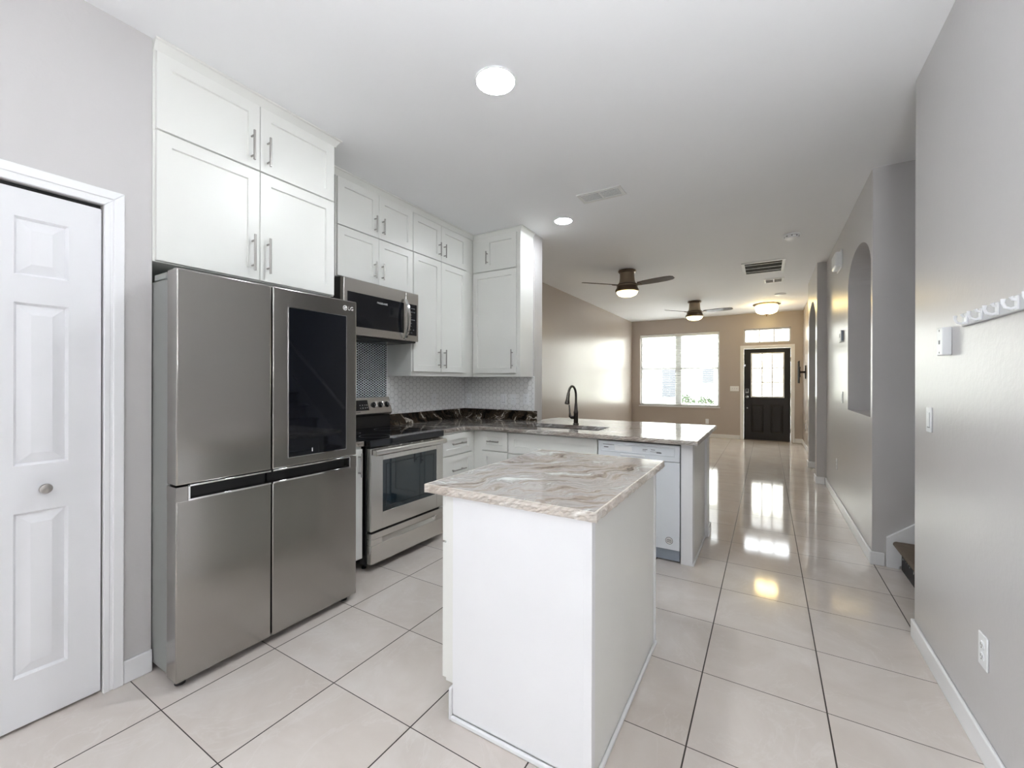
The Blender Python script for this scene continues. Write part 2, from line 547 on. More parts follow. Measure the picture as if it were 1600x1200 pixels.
ab = [AY0 + (AY1 - AY0) * (1 - math.cos(PI * k / 20)) / 2 for k in range(21)]
wall('wall_arch', 'x', .545, .665, [6.67] + ab + [8.06], arch, 'wall')
wall('wall_closet_near', 'y', 6.55, 6.67, [XR + .36, 2.0], holes([]), 'wall')
wall('wall_closet_end', 'x', 2.0, 2.12, [6.55, 8.18], holes([]), 'wall')
wall('wall_closet_far', 'y', 8.06, 8.18, [.77, 2.0], holes([]), 'wall')
wall('wall_entry', 'x', .65, .77, [8.06, YB], holes([]), 'taupe')
WX0, WX1, WZ0, WZ1 = -2.775, -.955, .715, 2.485
wall('wall_front', 'y', YB, YB + .15, [-3.1, WX0, WX1, -.455, .435, 3.72],
     holes([(WX0, WX1, WZ0, WZ1), (-.455, .435, 0, 2.05), (-.455, .435, 2.175, 2.495)]), 'taupe')
wall('wall_rear', 'y', YR - .12, YR, [-3.1, 3.72], holes([]), 'wall')
wall('wall_stub', 'y', 3.87, 4.04, [XW, -2.065], holes([]), 'wall')
struct(MB().box(-2.065, -.43, 3.872, 4.04, 0, .858).build('wall_peninsula', 'trim', smooth=False))


def baseboard(name, boxes, h=.092):
    mb = MB()
    for b in boxes:
        x0, x1, y0, y1 = b[:4]; hh = b[4] if len(b) > 4 else h
        mb.box(x0, x1, y0, y1, 0, hh)
    return struct(mb.build(name, 'trim', bevel=.005))


baseboard('baseboard_right', [(XR - .014, XR, YR, 2.905 + .014), (XR - .014, XR + .1, 2.905, 2.919)])
baseboard('baseboard_hall', [(XR - .014, XR, 3.93, 6.656), (XR - .014, .712, 3.916, 3.93)])
baseboard('baseboard_arch', [(.531, .545, 6.67, AY0), (.531, XR - .015, 6.656, 6.67), (.531, .545, AY1, 8.06), (.531, .665, AY1 - .014, AY1)])
baseboard('baseboard_entry', [(.636, .65, 8.06, YB)])
baseboard('baseboard_front', [(-2.96, -.53, YB - .014, YB), (.51, .636, YB - .014, YB)])
baseboard('baseboard_pantry', [(XP, XP + .014, .69, .79)], .098)
baseboard('baseboard_left', [(XW, XW + .014, 4.06, YB)])
baseboard('baseboard_peninsula', [(-.43, -.416, 3.88, 4.054), (-2.0, -.416, 4.04, 4.054)], .08)


def casing(name, d, f, a0, a1, z1, wd, th=.016, feet=True):
    """door surround: a0..a1 opening, z1 head height; stepped profile"""
    P = face(d)(f); mb = MB()
    fn = lambda a, b, t: P(a, b, t)
    for k, (o, i, t) in enumerate([(wd, wd * .45, th), (wd * .5, .006, th * .62), (.02, 0, th * .8)]):
        for q in ([(a0 - o, 0), (a0 - i, 0), (a0 - i, z1 + i), (a0 - o, z1 + o)], [(a1 + i, 0), (a1 + o, 0), (a1 + o, z1 + o), (a1 + i, z1 + i)],
                  [(a0 - o, z1 + o), (a0 - i, z1 + i), (a1 + i, z1 + i), (a1 + o, z1 + o)]):
            mb.prism(q, fn, -t, 0)
    return struct(mb.build(name, 'trim', bevel=.003))


casing('trim_1', '+x', XP, -.05, .626, 2.03, .064)
casing('trim_2', '-y', YB, -.455, .435, 2.05, .07)


def raised(mb, P, a0, a1, z0, z1, dep=.012, w=.036, lip=.008):
    r = lambda i: [(a0 + i, z0 + i), (a1 - i, z0 + i), (a1 - i, z1 - i), (a0 + i, z1 - i)]
    L = [(r(0), 0), (r(lip), dep), (r(lip + w), .0015)]
    vs = [P(a, z, t) for q, t in L for a, z in q]
    fs = [(4 * i + j, 4 * i + (j + 1) % 4, 4 * i + 4 + (j + 1) % 4, 4 * i + 4 + j) for i in range(2) for j in range(4)] + [(8, 9, 10, 11)]
    mb.add(vs, fs)


def leaf(mb, d, f, a0, a1, z0, z1, cuts, th=.034, cols=None):
    """panelled door leaf: front skin with openings at cuts [(a0,a1,z0,z1)] plus slab behind"""
    P = face(d)(f)
    As = sorted({a0, a1, *[c[0] for c in cuts], *[c[1] for c in cuts]}); Zs = sorted({z0, z1, *[c[2] for c in cuts], *[c[3] for c in cuts]})
    for i in range(len(As) - 1):
        for j in range(len(Zs) - 1):
            am, zm = (As[i] + As[i + 1]) / 2, (Zs[j] + Zs[j + 1]) / 2
            if any(c[0] < am < c[1] and c[2] < zm < c[3] for c in cuts): continue
            mb.prism([(As[i], Zs[j]), (As[i + 1], Zs[j]), (As[i + 1], Zs[j + 1]), (As[i], Zs[j + 1])], lambda a, b, t: P(a, b, t), 0, .0125)
    mb.prism([(a0, z0), (a1, z0), (a1, z1), (a0, z1)], lambda a, b, t: P(a, b, t), .0125, th)
    return P


# pantry folding door
pd = thing('door_1', 'white panelled folding pantry door with a small round knob', 'door', (XP - .04, .45, 0)); pd['kind'] = 'structure'
for k, (a0, a1) in enumerate(((.289, .6215), (-.046, .286))):
    mb = MB(); c0 = a0 + .094 if k == 0 else a0 + .096
    cuts = [(c0, c0 + .143, z0, z1) for z0, z1 in ((.195, .806), (.982, 1.59), (1.693, 1.909))]
    P = leaf(mb, '+x', XP - .007, a0, a1, .012, 2.012, cuts)
    for c in cuts: raised(mb, P, *c)
    mb.build('leaf', 'door', pd, smooth=False)
k0 = MB(); k0.lathe([(.010, 0), (.010, .006), (.007, .009), (.007, .022), (.016, .026), (.019, .033), (.017, .040), (.006, .043)], (XP - .007, .459, .89), 24, (1, 0, 0))
k0.build('knob', 'nickel', pd)
struct(MB().box(XP - .1, XP - .02, -.045, .6215, 2.0135, 2.029).build('trim_pantry_track', 'gap', smooth=False))

# front door
fd = thing('door_2', 'black front entry door with a nine lite glass window and keypad lock', 'door', (0, YB + .06, 0)); fd['kind'] = 'structure'
mb = MB(); GX0, GX1, GZ0, GZ1 = -.318, .318, .958, 1.955
fy = YB + .035
P = face('-y')(fy)
cuts = [(-.30, -.07, .18, .80), (.07, .30, .18, .80)]
gl = (GX0 + .02, GX1 - .02, GZ0 + .02, GZ1 - .02)
As = [-.452, -.30, -.07, .07, .30, .432]
mbd = MB()
for (a0, a1, z0, z1) in ((-.452, .432, .012, .18), (-.452, -.30, .18, .80), (-.07, .07, .18, .80), (.30, .432, .18, .80), (-.452, .432, .80, gl[2]),
                         (-.452, gl[0], gl[2], gl[3]), (gl[1], .432, gl[2], gl[3]), (-.452, .432, gl[3], 2.046)):
    mbd.box(a0, a1, fy, fy + .042, z0, z1)
for c in cuts:
    mbd.box(c[0], c[1], fy + .0095, fy + .042, c[2], c[3])
    raised(mbd, P, *c, dep=.0092, w=.03)
mbd.build('door_slab', 'front_door', fd, smooth=False)
mb = MB()
for (a0, a1, z0, z1) in ((GX0, GX0 + .03, GZ0, GZ1), (GX1 - .03, GX1, GZ0, GZ1), (GX0 + .03, GX1 - .03, GZ0, GZ0 + .03), (GX0 + .03, GX1 - .03, GZ1 - .03, GZ1)): mb.box(a0, a1, fy - .012, fy + .004, z0, z1)
for k in (1, 2):
    a = GX0 + .03 + (GX1 - GX0 - .06) * k / 3; z = GZ0 + .03 + (GZ1 - GZ0 - .06) * k / 3
    mb.box(a - .014, a + .014, fy + .006, fy + .016, GZ0 + .03, GZ1 - .03); mb.box(GX0 + .03, GX1 - .03, fy + .0065, fy + .0155, z - .014, z + .014)
mb.build('window_grid', 'trim', fd, bevel=.003)
MB().box(gl[0] + .001, gl[1] - .001, fy + .02, fy + .026, gl[2] + .001, gl[3] - .001).build('glass', 'glass', fd, smooth=False)
mb = MB(); mb.box(-.422, -.358, fy - .028, fy, 1.055, 1.15); mb.mat(1); mb.box(-.408, -.372, fy - .030, fy - .027, 1.085, 1.145)
mb.build('keypad_lock', ['nickel', 'black'], fd, bevel=.004)
MB().lathe([(.032, 0), (.032, .006), (.012, .012), (.012, .035), (.026, .042), (.030, .055), (.022, .068), (.004, .071)], (-.39, fy, .965), 24, (0, -1, 0)).build('knob', 'nickel', fd)
MB().lathe([(.014, 0), (.012, .005), (.004, .006)], (-.385, fy, .715), 16, (0, -1, 0)).build('deadbolt_button', 'chrome', fd)
mb = MB(); mb.box(-.445, -.42, fy - .014, fy, 1.655, 1.70); mb.box(-.475, -.44, YB - .03, YB - .017, 1.672, 1.684); mb.build('swing_guard', 'chrome', fd, bevel=.002)
for z in (.25, 1.02, 1.80): MB().cyl((.434, fy - .004, z - .045), (.434, fy - .004, z + .045), .006, 10).build('hinge', 'nickel', fd)
struct(MB().box(-.455, .435, YB + .001, YB + .149, 0, .011).build('trim_threshold', 'bronze', smooth=False))

# front window
wn = thing('window_1', 'wide double front window with white vinyl sashes', 'window', (-1.865, YB + .09, .715)); wn['kind'] = 'structure'
mb = MB(); y0, y1 = YB + .085, YB + .135
for (a0, a1, z0, z1) in ((WX0, WX0 + .045, WZ0, WZ1), (WX1 - .045, WX1, WZ0, WZ1), (WX0 + .045, WX1 - .045, WZ0, WZ0 + .045), (WX0 + .045, WX1 - .045, WZ1 - .045, WZ1), (-1.935, -1.795, WZ0 + .045, WZ1 - .045)): mb.box(a0, a1, y0, y1, z0, z1)
mb.build('window_frame', 'vinyl', wn, bevel=.003)
for a0, a1 in ((WX0 + .045, -1.935), (-1.795, WX1 - .045)):
    MB().box(a0, a1, y0 + .008, y1 - .008, 1.605, 1.652).build('meeting_rail', 'vinyl', wn, bevel=.003)
    MB().box(a0, a1, y0 + .022, y0 + .027, WZ0 + .045, 1.605).build('pane', 'glass', wn, smooth=False)
    MB().box(a0, a1, y0 + .022, y0 + .027, 1.652, WZ1 - .045).build('pane', 'glass', wn, smooth=False)
struct(MB().box(WX0 - .02, WX1 + .02, YB - .022, YB + .085, WZ0 - .028, WZ0 - .0).build('trim_sill', 'trim', bevel=.004))
tn = thing('window_2', 'three lite transom window above the front door', 'window', (0, YB + .09, 2.175)); tn['kind'] = 'structure'
mb = MB()
for (a0, a1, z0, z1) in ((-.455, -.425, 2.175, 2.495), (.405, .435, 2.175, 2.495), (-.425, .405, 2.175, 2.205), (-.425, .405, 2.465, 2.495), (-.161, -.137, 2.205, 2.465), (.117, .141, 2.205, 2.465)): mb.box(a0, a1, YB + .07, YB + .11, z0, z1)
mb.build('window_frame', 'vinyl', tn, bevel=.003)
MB().box(-.425, .405, YB + .088, YB + .093, 2.205, 2.465).build('pane', 'glass', tn, smooth=False)
# unseen window added behind the viewer to bring in more light
pt = thing('window_added', 'white framed window added out of view behind the viewer for more light', 'window', (XW - .06, -1.5, .75)); pt['kind'] = 'structure'
mb = MB()
for (a0, a1, z0, z1) in ((-2.05, -2.0, .75, 2.05), (-1.0, -.95, .75, 2.05), (-2.0, -1.0, .75, .80), (-2.0, -1.0, 2.0, 2.05), (-2.0, -1.0, 1.38, 1.42)): mb.box(XW - .09, XW - .04, a0, a1, z0, z1)
mb.build('window_frame', 'trim', pt, bevel=.003)

# ceiling crown along the cabinets
def crown(name, pts, h=.05, out=.035):
    """pts: polyline of (x, y) cabinet faces, moulding grows to the right-hand side of travel"""
    mb = MB(); prof = [(0, -h), (.006, -h), (.012, -h * .72), (out * .75, -h * .25), (out, -h * .18), (out, -.001), (0, -.001)]
    n = len(pts); rings = []
    for i, p in enumerate(pts):
        p = Vector(p); d0 = (p - Vector(pts[i - 1])).normalized() if i else None; d1 = (Vector(pts[i + 1]) - p).normalized() if i < n - 1 else None
        d0 = d0 or d1; d1 = d1 or d0
        n0, n1 = Vector((d0.y, -d0.x)), Vector((d1.y, -d1.x)); m = (n0 + n1).normalized(); m = m / max(.3, m.dot(n0))
        rings.append([(p.x + m.x * o, p.y + m.y * o, CE + z) for o, z in prof])
    k = len(prof); vs = [v for r in rings for v in r]
    fs = [(i * k + j, i * k + (j + 1) % k, (i + 1) * k + (j + 1) % k, (i + 1) * k + j) for i in range(n - 1) for j in range(k)] + [list(range(k)), list(range((n - 1) * k, n * k))]
    mb.add(vs, fs)
    return struct(mb.build(name, 'cab'))


crown('trim_crown_tall', [(-2.362, .79), (-2.362, 1.716), (-2.66, 1.716)])
crown('trim_crown', [(-2.668, 1.72), (-2.668, 3.618), (-2.09, 3.618), (-2.09, 3.868)])

# ------------------------------------------------------------------ cabinets
UP = 'white shaker wall cabinets'


def upper(name, label, d, f, a0, a1, z0, z1, back, doors, fill=None, body=None, bz=0):
    """wall cabinet: carcass + doors [(a0,a1,handle_a,handle_z,handle_len)]"""
    P = face(d)(f)
    lo = P((a0 + a1) / 2, z0, .1)
    t = thing(name, label, 'cabinet', lo, UP)
    mb = MB(); q = [(a0, z0 - bz), (a1, z0 - bz), (a1, z1), (a0, z1)]
    mb.prism(q, lambda a, b, tt: P(a, b, tt), .022, back)
    mb.build('body', 'cab', t, bevel=.001, seg=1)
    for (b0, b1, c0, c1, ha, hz, hl) in doors:
        D = panel(MB(), d, f, b0, b1, c0, c1).build('door', 'cab', t)
        if hl: pull(d, f, ha, hz, hl, True, D)
    return t


XF, XU = -2.342, -2.648
TL = CE - .004
u = upper('wall_cabinet', 'short two door white cabinet over the refrigerator, up under the ceiling', '+x', XF, .789, 1.716, 2.432, TL, .63,
          [(.797, 1.246, 2.434, 2.780, 1.203, 2.543, .155), (1.250, 1.704, 2.434, 2.780, 1.287, 2.543, .155)])
u = upper('wall_cabinet', 'large two door white cabinet just above the refrigerator', '+x', XF, .789, 1.716, 1.838, 2.431, .63,
          [(.797, 1.246, 1.842, 2.426, 1.207, 1.978, .19), (1.250, 1.704, 1.842, 2.426, 1.287, 1.978, .19)])
u = upper('wall_cabinet', 'short two door white cabinet at the ceiling in line above the microwave', '+x', XU, 1.95, 2.711, 2.436, TL, .328,
          [(1.955, 2.330, 2.438, 2.780, 2.288, 2.534, .125), (2.334, 2.707, 2.438, 2.780, 2.366, 2.534, .125)])
u = upper('wall_cabinet', 'two door white cabinet sitting directly on top of the microwave', '+x', XU, 1.95, 2.711, 2.062, 2.435, .328,
          [(1.955, 2.330, 2.066, 2.430, 2.284, 2.172, .13), (2.334, 2.707, 2.066, 2.430, 2.362, 2.172, .13)])
u = upper('wall_cabinet', 'short two door white cabinet at the ceiling next to the inner corner', '+x', XU, 2.712, 3.6195, 2.436, TL, .328,
          [(2.714, 3.083, 2.438, 2.775, 3.048, 2.540, .125), (3.087, 3.482, 2.438, 2.775, 3.122, 2.540, .125)])
u = upper('wall_cabinet', 'tall two door white cabinet between the microwave and the inner corner', '+x', XU, 2.712, 3.6195, 1.378, 2.435, .328,
          [(2.722, 3.083, 1.388, 2.430, 3.043, 1.513, .175), (3.087, 3.468, 1.388, 2.430, 3.125, 1.513, .175)], bz=.03)
u = upper('wall_cabinet', 'small one door white cabinet at the ceiling on the stub wall', '-y', 3.598, -2.668, -2.094, 2.436, TL, .27,
          [(-2.505, -2.128, 2.438, 2.785, -2.470, 2.570, .13)])
MB().box(-2.66, -2.508, 3.604, 3.6195, 2.44, 2.782).build('filler_strip', 'cab', u)
u = upper('wall_cabinet', 'tall one door white cabinet on the stub wall above the outlets', '-y', 3.598, -2.668, -2.094, 1.378, 2.435, .27,
          [(-2.655, -2.128, 1.384, 2.424, -2.167, 1.524, .19)], bz=.03)
# finished end panel of the stub wall cabinets
ep = tag(MB().box(-2.0935, -2.079, 3.60, 3.868, 1.347, CE - .05).build('cabinet_end_panel', 'cab', bevel=.002), 'tall plain white end panel closing the stub wall cabinets toward the living room', 'cabinet panel')


def base_cab(label, d, f, a0, a1, back, fronts, toe=.06, z1=.856, body_a=None, holes_=True):
    P = face(d)(f)
    t = thing('base_cabinet', label, 'cabinet', P((a0 + a1) / 2, 0, .1), 'white shaker base cabinets')
    mb = MB(); fn = lambda a, b, tt: P(a, b, tt)
    b0, b1 = body_a or (a0, a1)
    mb.prism([(b0, .1), (b1, .1), (b1, z1), (b0, z1)], fn, .0215, back)
    mb.prism([(b0, 0), (b1, 0), (b1, .1), (b0, .1)], fn, .0215 + toe, back)
    mb.build('body', 'cab', t, bevel=.001, seg=1)
    for kind, c0, c1, e0, e1, h in fronts:
        D = panel(MB(), d, f, c0, c1, e0, e1, rail=.05 if kind == 'drawer' else .057).build(kind, 'cab', t)
        if h: pull(d, f, h[0], h[1], h[2], h[3], D)
    return t


XB = -2.338
base_cab('narrow white base cabinet squeezed between the refrigerator and the range', '+x', XB, 1.705, 1.928, .62, [('door', 1.712, 1.922, .105, .842, (1.89, .74, .16, True))])
base_cab('white three drawer base cabinet beside the range', '+x', XB, 2.712, 3.222, .62,
         [('drawer', 2.742, 3.158, .662, .841, (2.94, .757, .19, False)), ('drawer', 2.742, 3.158, .390, .653, (2.94, .527, .19, False)), ('drawer', 2.742, 3.158, .108, .381, (2.94, .25, .19, False))])
YP = 3.20
base_cab('narrow white drawer base cabinet on the peninsula next to the inner corner', '-y', YP, -2.359, -1.972, .62,
         [('drawer', -2.256, -1.982, .672, .846, (-2.12, .757, .125, False)), ('drawer', -2.256, -1.982, .390, .663, (-2.12, .527, .125, False)), ('drawer', -2.256, -1.982, .108, .381, (-2.12, .25, .125, False))])
sb = base_cab('wide white sink base cabinet under the kitchen faucet', '-y', YP, -1.971, -1.141, .62,
              [('false_drawer', -1.966, -1.147, .666, .846, None), ('door', -1.966, -1.558, .108, .657, (-1.60, .56, .16, True)), ('door', -1.554, -1.147, .108, .657, (-1.512, .56, .16, True))], z1=.62)
mb = MB(); mb.box(-1.971, -1.141, YP + .0215, YP + .04, .62, .856); mb.build('body', 'cab', sb)
# peninsula end: post and side panel
pe = thing('peninsula_end_panel', 'white end panel and post closing the peninsula beside the dishwasher', 'cabinet panel', (-.48, 3.5, 0))
MB().box(-.526, -.447, YP + .004, YP + .09, 0, .857).build('post', 'trim', pe, bevel=.002)
MB().box(-.463, -.447, YP + .0905, 3.868, 0, .857).build('side_panel', 'cab', pe, bevel=.001)
MB().box(-.4468, -.437, YP + .004, 3.868, 0, .018).build('shoe_molding', 'trim', pe, bevel=.004)

# island
IX0, IX1, IY0, IY1 = -1.074, -.479, 1.283, 2.168
il = thing('island_cabinet', 'white freestanding island cabinet with plain panelled front and side', 'cabinet', (-.78, 1.72, 0))
mb = MB(); mb.prism([(IX0, .132), (-1.036, .132), (-1.036, 0), (IX1, 0), (IX1, .859), (IX0, .859)], lambda a, b, t: (a, t, b), IY0, IY1)
mb.build('body', 'cab', il, bevel=.001, seg=1)
MB().box(-1.036, -.486, IY0 - .006, IY0, .02, .858).build('front_panel', 'trim', il, bevel=.001, seg=1)
mb = MB(); mb.box(-.501, -.472, IY0 - .0105, IY0 - .0065, 0, .858); mb.box(-.4765, -.472, IY0 - .0065, IY0 + .02, 0, .858); mb.build('corner_trim', 'trim', il, bevel=.001)
mb = MB(); mb.box(-.4785, -.472, IY1 - .022, IY1 + .003, 0, .858); mb.build('corner_trim', 'trim', il, bevel=.001)
mb = MB(); mb.box(-1.036, -.4725, IY0 - .019, IY0 - .0062, 0, .019); mb.box(-.4785, -.466, IY0 - .019, IY1 + .003, 0, .019); mb.box(-1.046, -1.0362, IY0 - .019, IY0 + .02, 0, .125)
mb.build('shoe_molding', 'trim', il, bevel=.005)
for k in range(2):
    a0, a1 = (IY0 + .004, 1.7235) if k == 0 else (1.7275, IY1 - .004)
    D = panel(MB(), '-x', IX0 - .021, a0, a1, .675, .848, rail=.045, rec=.007).build('drawer', 'cab', il); pull('-x', IX0 - .021, (a0 + a1) / 2, .76, .17, False, D)
    D = panel(MB(), '-x', IX0 - .021, a0, a1, .14, .667).build('door', 'cab', il); pull('-x', IX0 - .021, 1.69 if k == 0 else 1.762, .56, .17, True, D)


def rough_edge(pts, z0, z1, closed=False, amp=.0045, step=.012):
    """chipped stone edge following a polyline, outward = right-hand side"""
    P2 = [Vector(p) for p in pts]; rows = []
    segs = list(zip(P2, P2[1:] + ([P2[0]] if closed else []))) if closed else list(zip(P2[:-1], P2[1:]))
    prev = None
    for p, q in segs:
        L = (q - p).length; n = max(2, int(L / step)); d = (q - p) / L; o = Vector((d.y, -d.x))
        for i in range(n if closed else n + 1):
            c = p + d * (L * i / n); rows.append((c, o, 0 < i < n))
    mb = MB(); k = 6; vs = []
    for c, o, j in rows:
        for r in range(k):
            t = r / (k - 1); out = (.004 * math.sin(PI * t) + random.uniform(-amp, amp) * (1 if 0 < r < k - 1 else .5)) if j else .003
            vs.append((c.x + o.x * out, c.y + o.y * out, z0 + (z1 - z0) * t))
        vs.append((c.x - o.x * .02, c.y - o.y * .02, z1 - .0004)); vs.append((c.x - o.x * .02, c.y - o.y * .02, z0 + .0004))
    kk = k + 2; n = len(rows)
    fs = [(i * kk + j, i * kk + (j + 1) % kk, ((i + 1) % n) * kk + (j + 1) % kk, ((i + 1) % n) * kk + j) for i in range(n if closed else n - 1) for j in range(kk)]
    if not closed: fs += [list(range(kk)), list(range((n - 1) * kk, n * kk))]
    return mb.add(vs, fs)


ZT, ZB = .892, .8595
iw = thing('island_worktop', 'swirled beige and grey stone slab with chipped edge on the island', 'countertop', (-.81, 1.775, ZB))
MB().box(-1.160, -.462, 1.268, 2.275, ZB, ZT).build('slab', 'granite', iw, smooth=False)
rough_edge([(-1.166, 1.262), (-.456, 1.262), (-.456, 2.281), (-1.166, 2.281)], ZB, ZT, True).build('chipped_edge', 'granite_edge', iw, smooth=False)

# L shaped worktop with sink cut-out
SX0, SX1, SY0, SY1 = -1.95, -1.2, 3.37, 3.70
kw = thing('kitchen_worktop', 'L-shaped swirled stone worktop running from the range along the peninsula', 'countertop', (-1.5, 3.5, ZB))
mb = MB(); XL, YF, YE, XE = -2.345, 3.152, 4.385, -.415
for x0, x1, y0, y1 in ((XW + .001, XL, 2.708, YF), (XW + .001, SX0, YF, 3.868), (SX1, XE, YF, 3.868), (SX0, SX1, YF, SY0), (SX0, SX1, SY1, 3.868), (-2.062, XE, 3.868, YE)): mb.box(x0, x1, y0, y1, ZB, ZT)
mb.prism([(XL, 3.06), (XL + .095, YF), (XL, YF)], lambda a, b, t: (a, b, t), ZB, ZT)
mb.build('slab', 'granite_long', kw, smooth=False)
mb = rough_edge([(XE, YE), (-2.062, YE)], ZB, ZT)
rough_edge_pts = [(XL + .006, 2.708), (XL + .006, 3.055), (XL + .1, YF - .006), (XE + .006, YF - .006), (XE + .006, YE + .004)]
mb.v and None
e1 = rough_edge(rough_edge_pts, ZB, ZT); o = len(mb.v); mb.add(e1.v, e1.f)
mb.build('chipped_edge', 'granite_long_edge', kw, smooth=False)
us = tag(MB().box(XW + .001, XW + .027, 2.715, 3.868, ZT, ZT + .105).box(XW + .027, -2.03, 3.842, 3.8695, ZT, ZT + .105).build('stone_upstand', 'granite_dark', bevel=.002), 'low black and brown veined stone upstand along the back of the worktop', 'backsplash')
fc = thing('stone_worktop_strip', 'small piece of stone worktop between the refrigerator and the range', 'countertop', (-2.65, 1.82, ZB))
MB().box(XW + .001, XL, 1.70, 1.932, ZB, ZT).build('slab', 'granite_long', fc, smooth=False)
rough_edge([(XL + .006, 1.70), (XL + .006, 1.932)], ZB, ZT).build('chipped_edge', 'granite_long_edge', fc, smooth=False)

# tiles
tag(MB().box(XW, XW + .009, 2.718, 3.861, ZT + .106, 1.346).box(XW + .009, -2.068, 3.861, 3.8695, ZT + .106, 1.346).build('tile_backsplash', 'hex', smooth=False), 'white hexagon tile backsplash around the inner corner', 'backsplash')
tag(MB().box(XW + .0005, XW + .009, 1.72, 2.706, .90, 1.66).build('mosaic_backsplash', 'dots', smooth=False), 'black and white small mosaic panel behind the range', 'backsplash')
struct(MB().box(XW, XW + .013, 2.7065, 2.7175, .90, 1.62).box(XW + .009, XW + .013, 2.718, 3.857, 1.346, 1.356).box(XW + .013, -2.06, 3.857, 3.868, 1.3465, 1.356).box(-2.068, -2.06, 3.857, 3.8695, 1.0, 1.3465).build('trim_tile', 'trim', bevel=.002))

# sink and faucet
sk = thing('kitchen_sink', 'stainless undermount double bowl sink set in the peninsula worktop', 'sink', (-1.575, 3.535, .65))
for x0, x1 in ((SX0 - .004, -1.59), (-1.56, SX1 + .004)):
    mb = MB(); z0, z1 = .665, ZB - .001; y0, y1 = SY0 - .004, SY1 + .004
    r = lambda i: [(x0 + i, y0 + i), (x1 - i, y0 + i), (x1 - i, y1 - i), (x0 + i, y1 - i)]
    L = [(r(-.012), z1), (r(0), z1), (r(.012), z0 + .02), (r(.03), z0), (r(.03), z0 - .004), (r(-.012), z0 - .004)]
    vs = [(a, b, z) for q, z in L for a, b in q]
    fs = [(4 * i + j, 4 * i + (j + 1) % 4, (4 * i + 4 + (j + 1) % 4) % 24, (4 * i + 4 + j) % 24) for i in range(6) for j in range(4)] + [(12, 13, 14, 15)]
    mb.add(vs, fs[:-1] + [(16, 17, 18, 19), (12, 13, 14, 15)]); mb.build('bowl', 'sink', sk, bevel=.002)
    MB().lathe([(.04, 0), (.04, .003), (.03, .003), (.028, .001)], ((x0 + x1) / 2, (y0 + y1) / 2, .6652), 20).build('drain', 'chrome', sk)
fx, fyy = -1.575, 3.80
fa = thing('kitchen_faucet', 'dark bronze gooseneck faucet with pull down spray standing behind the sink', 'faucet', (fx, fyy, ZT))
MB().lathe([(.028, 0), (.028, .006), (.022, .012), (.0215, .10), (.024, .115), (.019, .13), (.0135, .20)], (fx, fyy, ZT), 24).build('base', 'faucet', fa)
path = [(fx, fyy, ZT + .19), (fx, fyy, 1.14)]
R, cz = .092, 1.165
for k in range(15):
    a = PI * k / 14 * .93
    path.append((fx, fyy - R + R * math.cos(a), cz + R * math.sin(a)))
MB().tube(path, .0115, 14).build('gooseneck', 'faucet', fa)
e = Vector(path[-1]); dv = (Vector(path[-1]) - Vector(path[-2])).normalized()
MB().tube([e - dv * .01, e + dv * .02, e + dv * .05, e + dv * .088, e + dv * .094], [.0135, .0155, .017, .024, .022], 18).build('spray_head', 'faucet', fa)
MB().tube([(fx - .015, fyy, .955), (fx - .045, fyy, .955), (fx - .06, fyy, .965), (fx - .063, fyy, 1.0), (fx - .07, fyy, 1.075)], [.017, .017, .015, .009, .0075], 14).build('lever', 'faucet', fa)

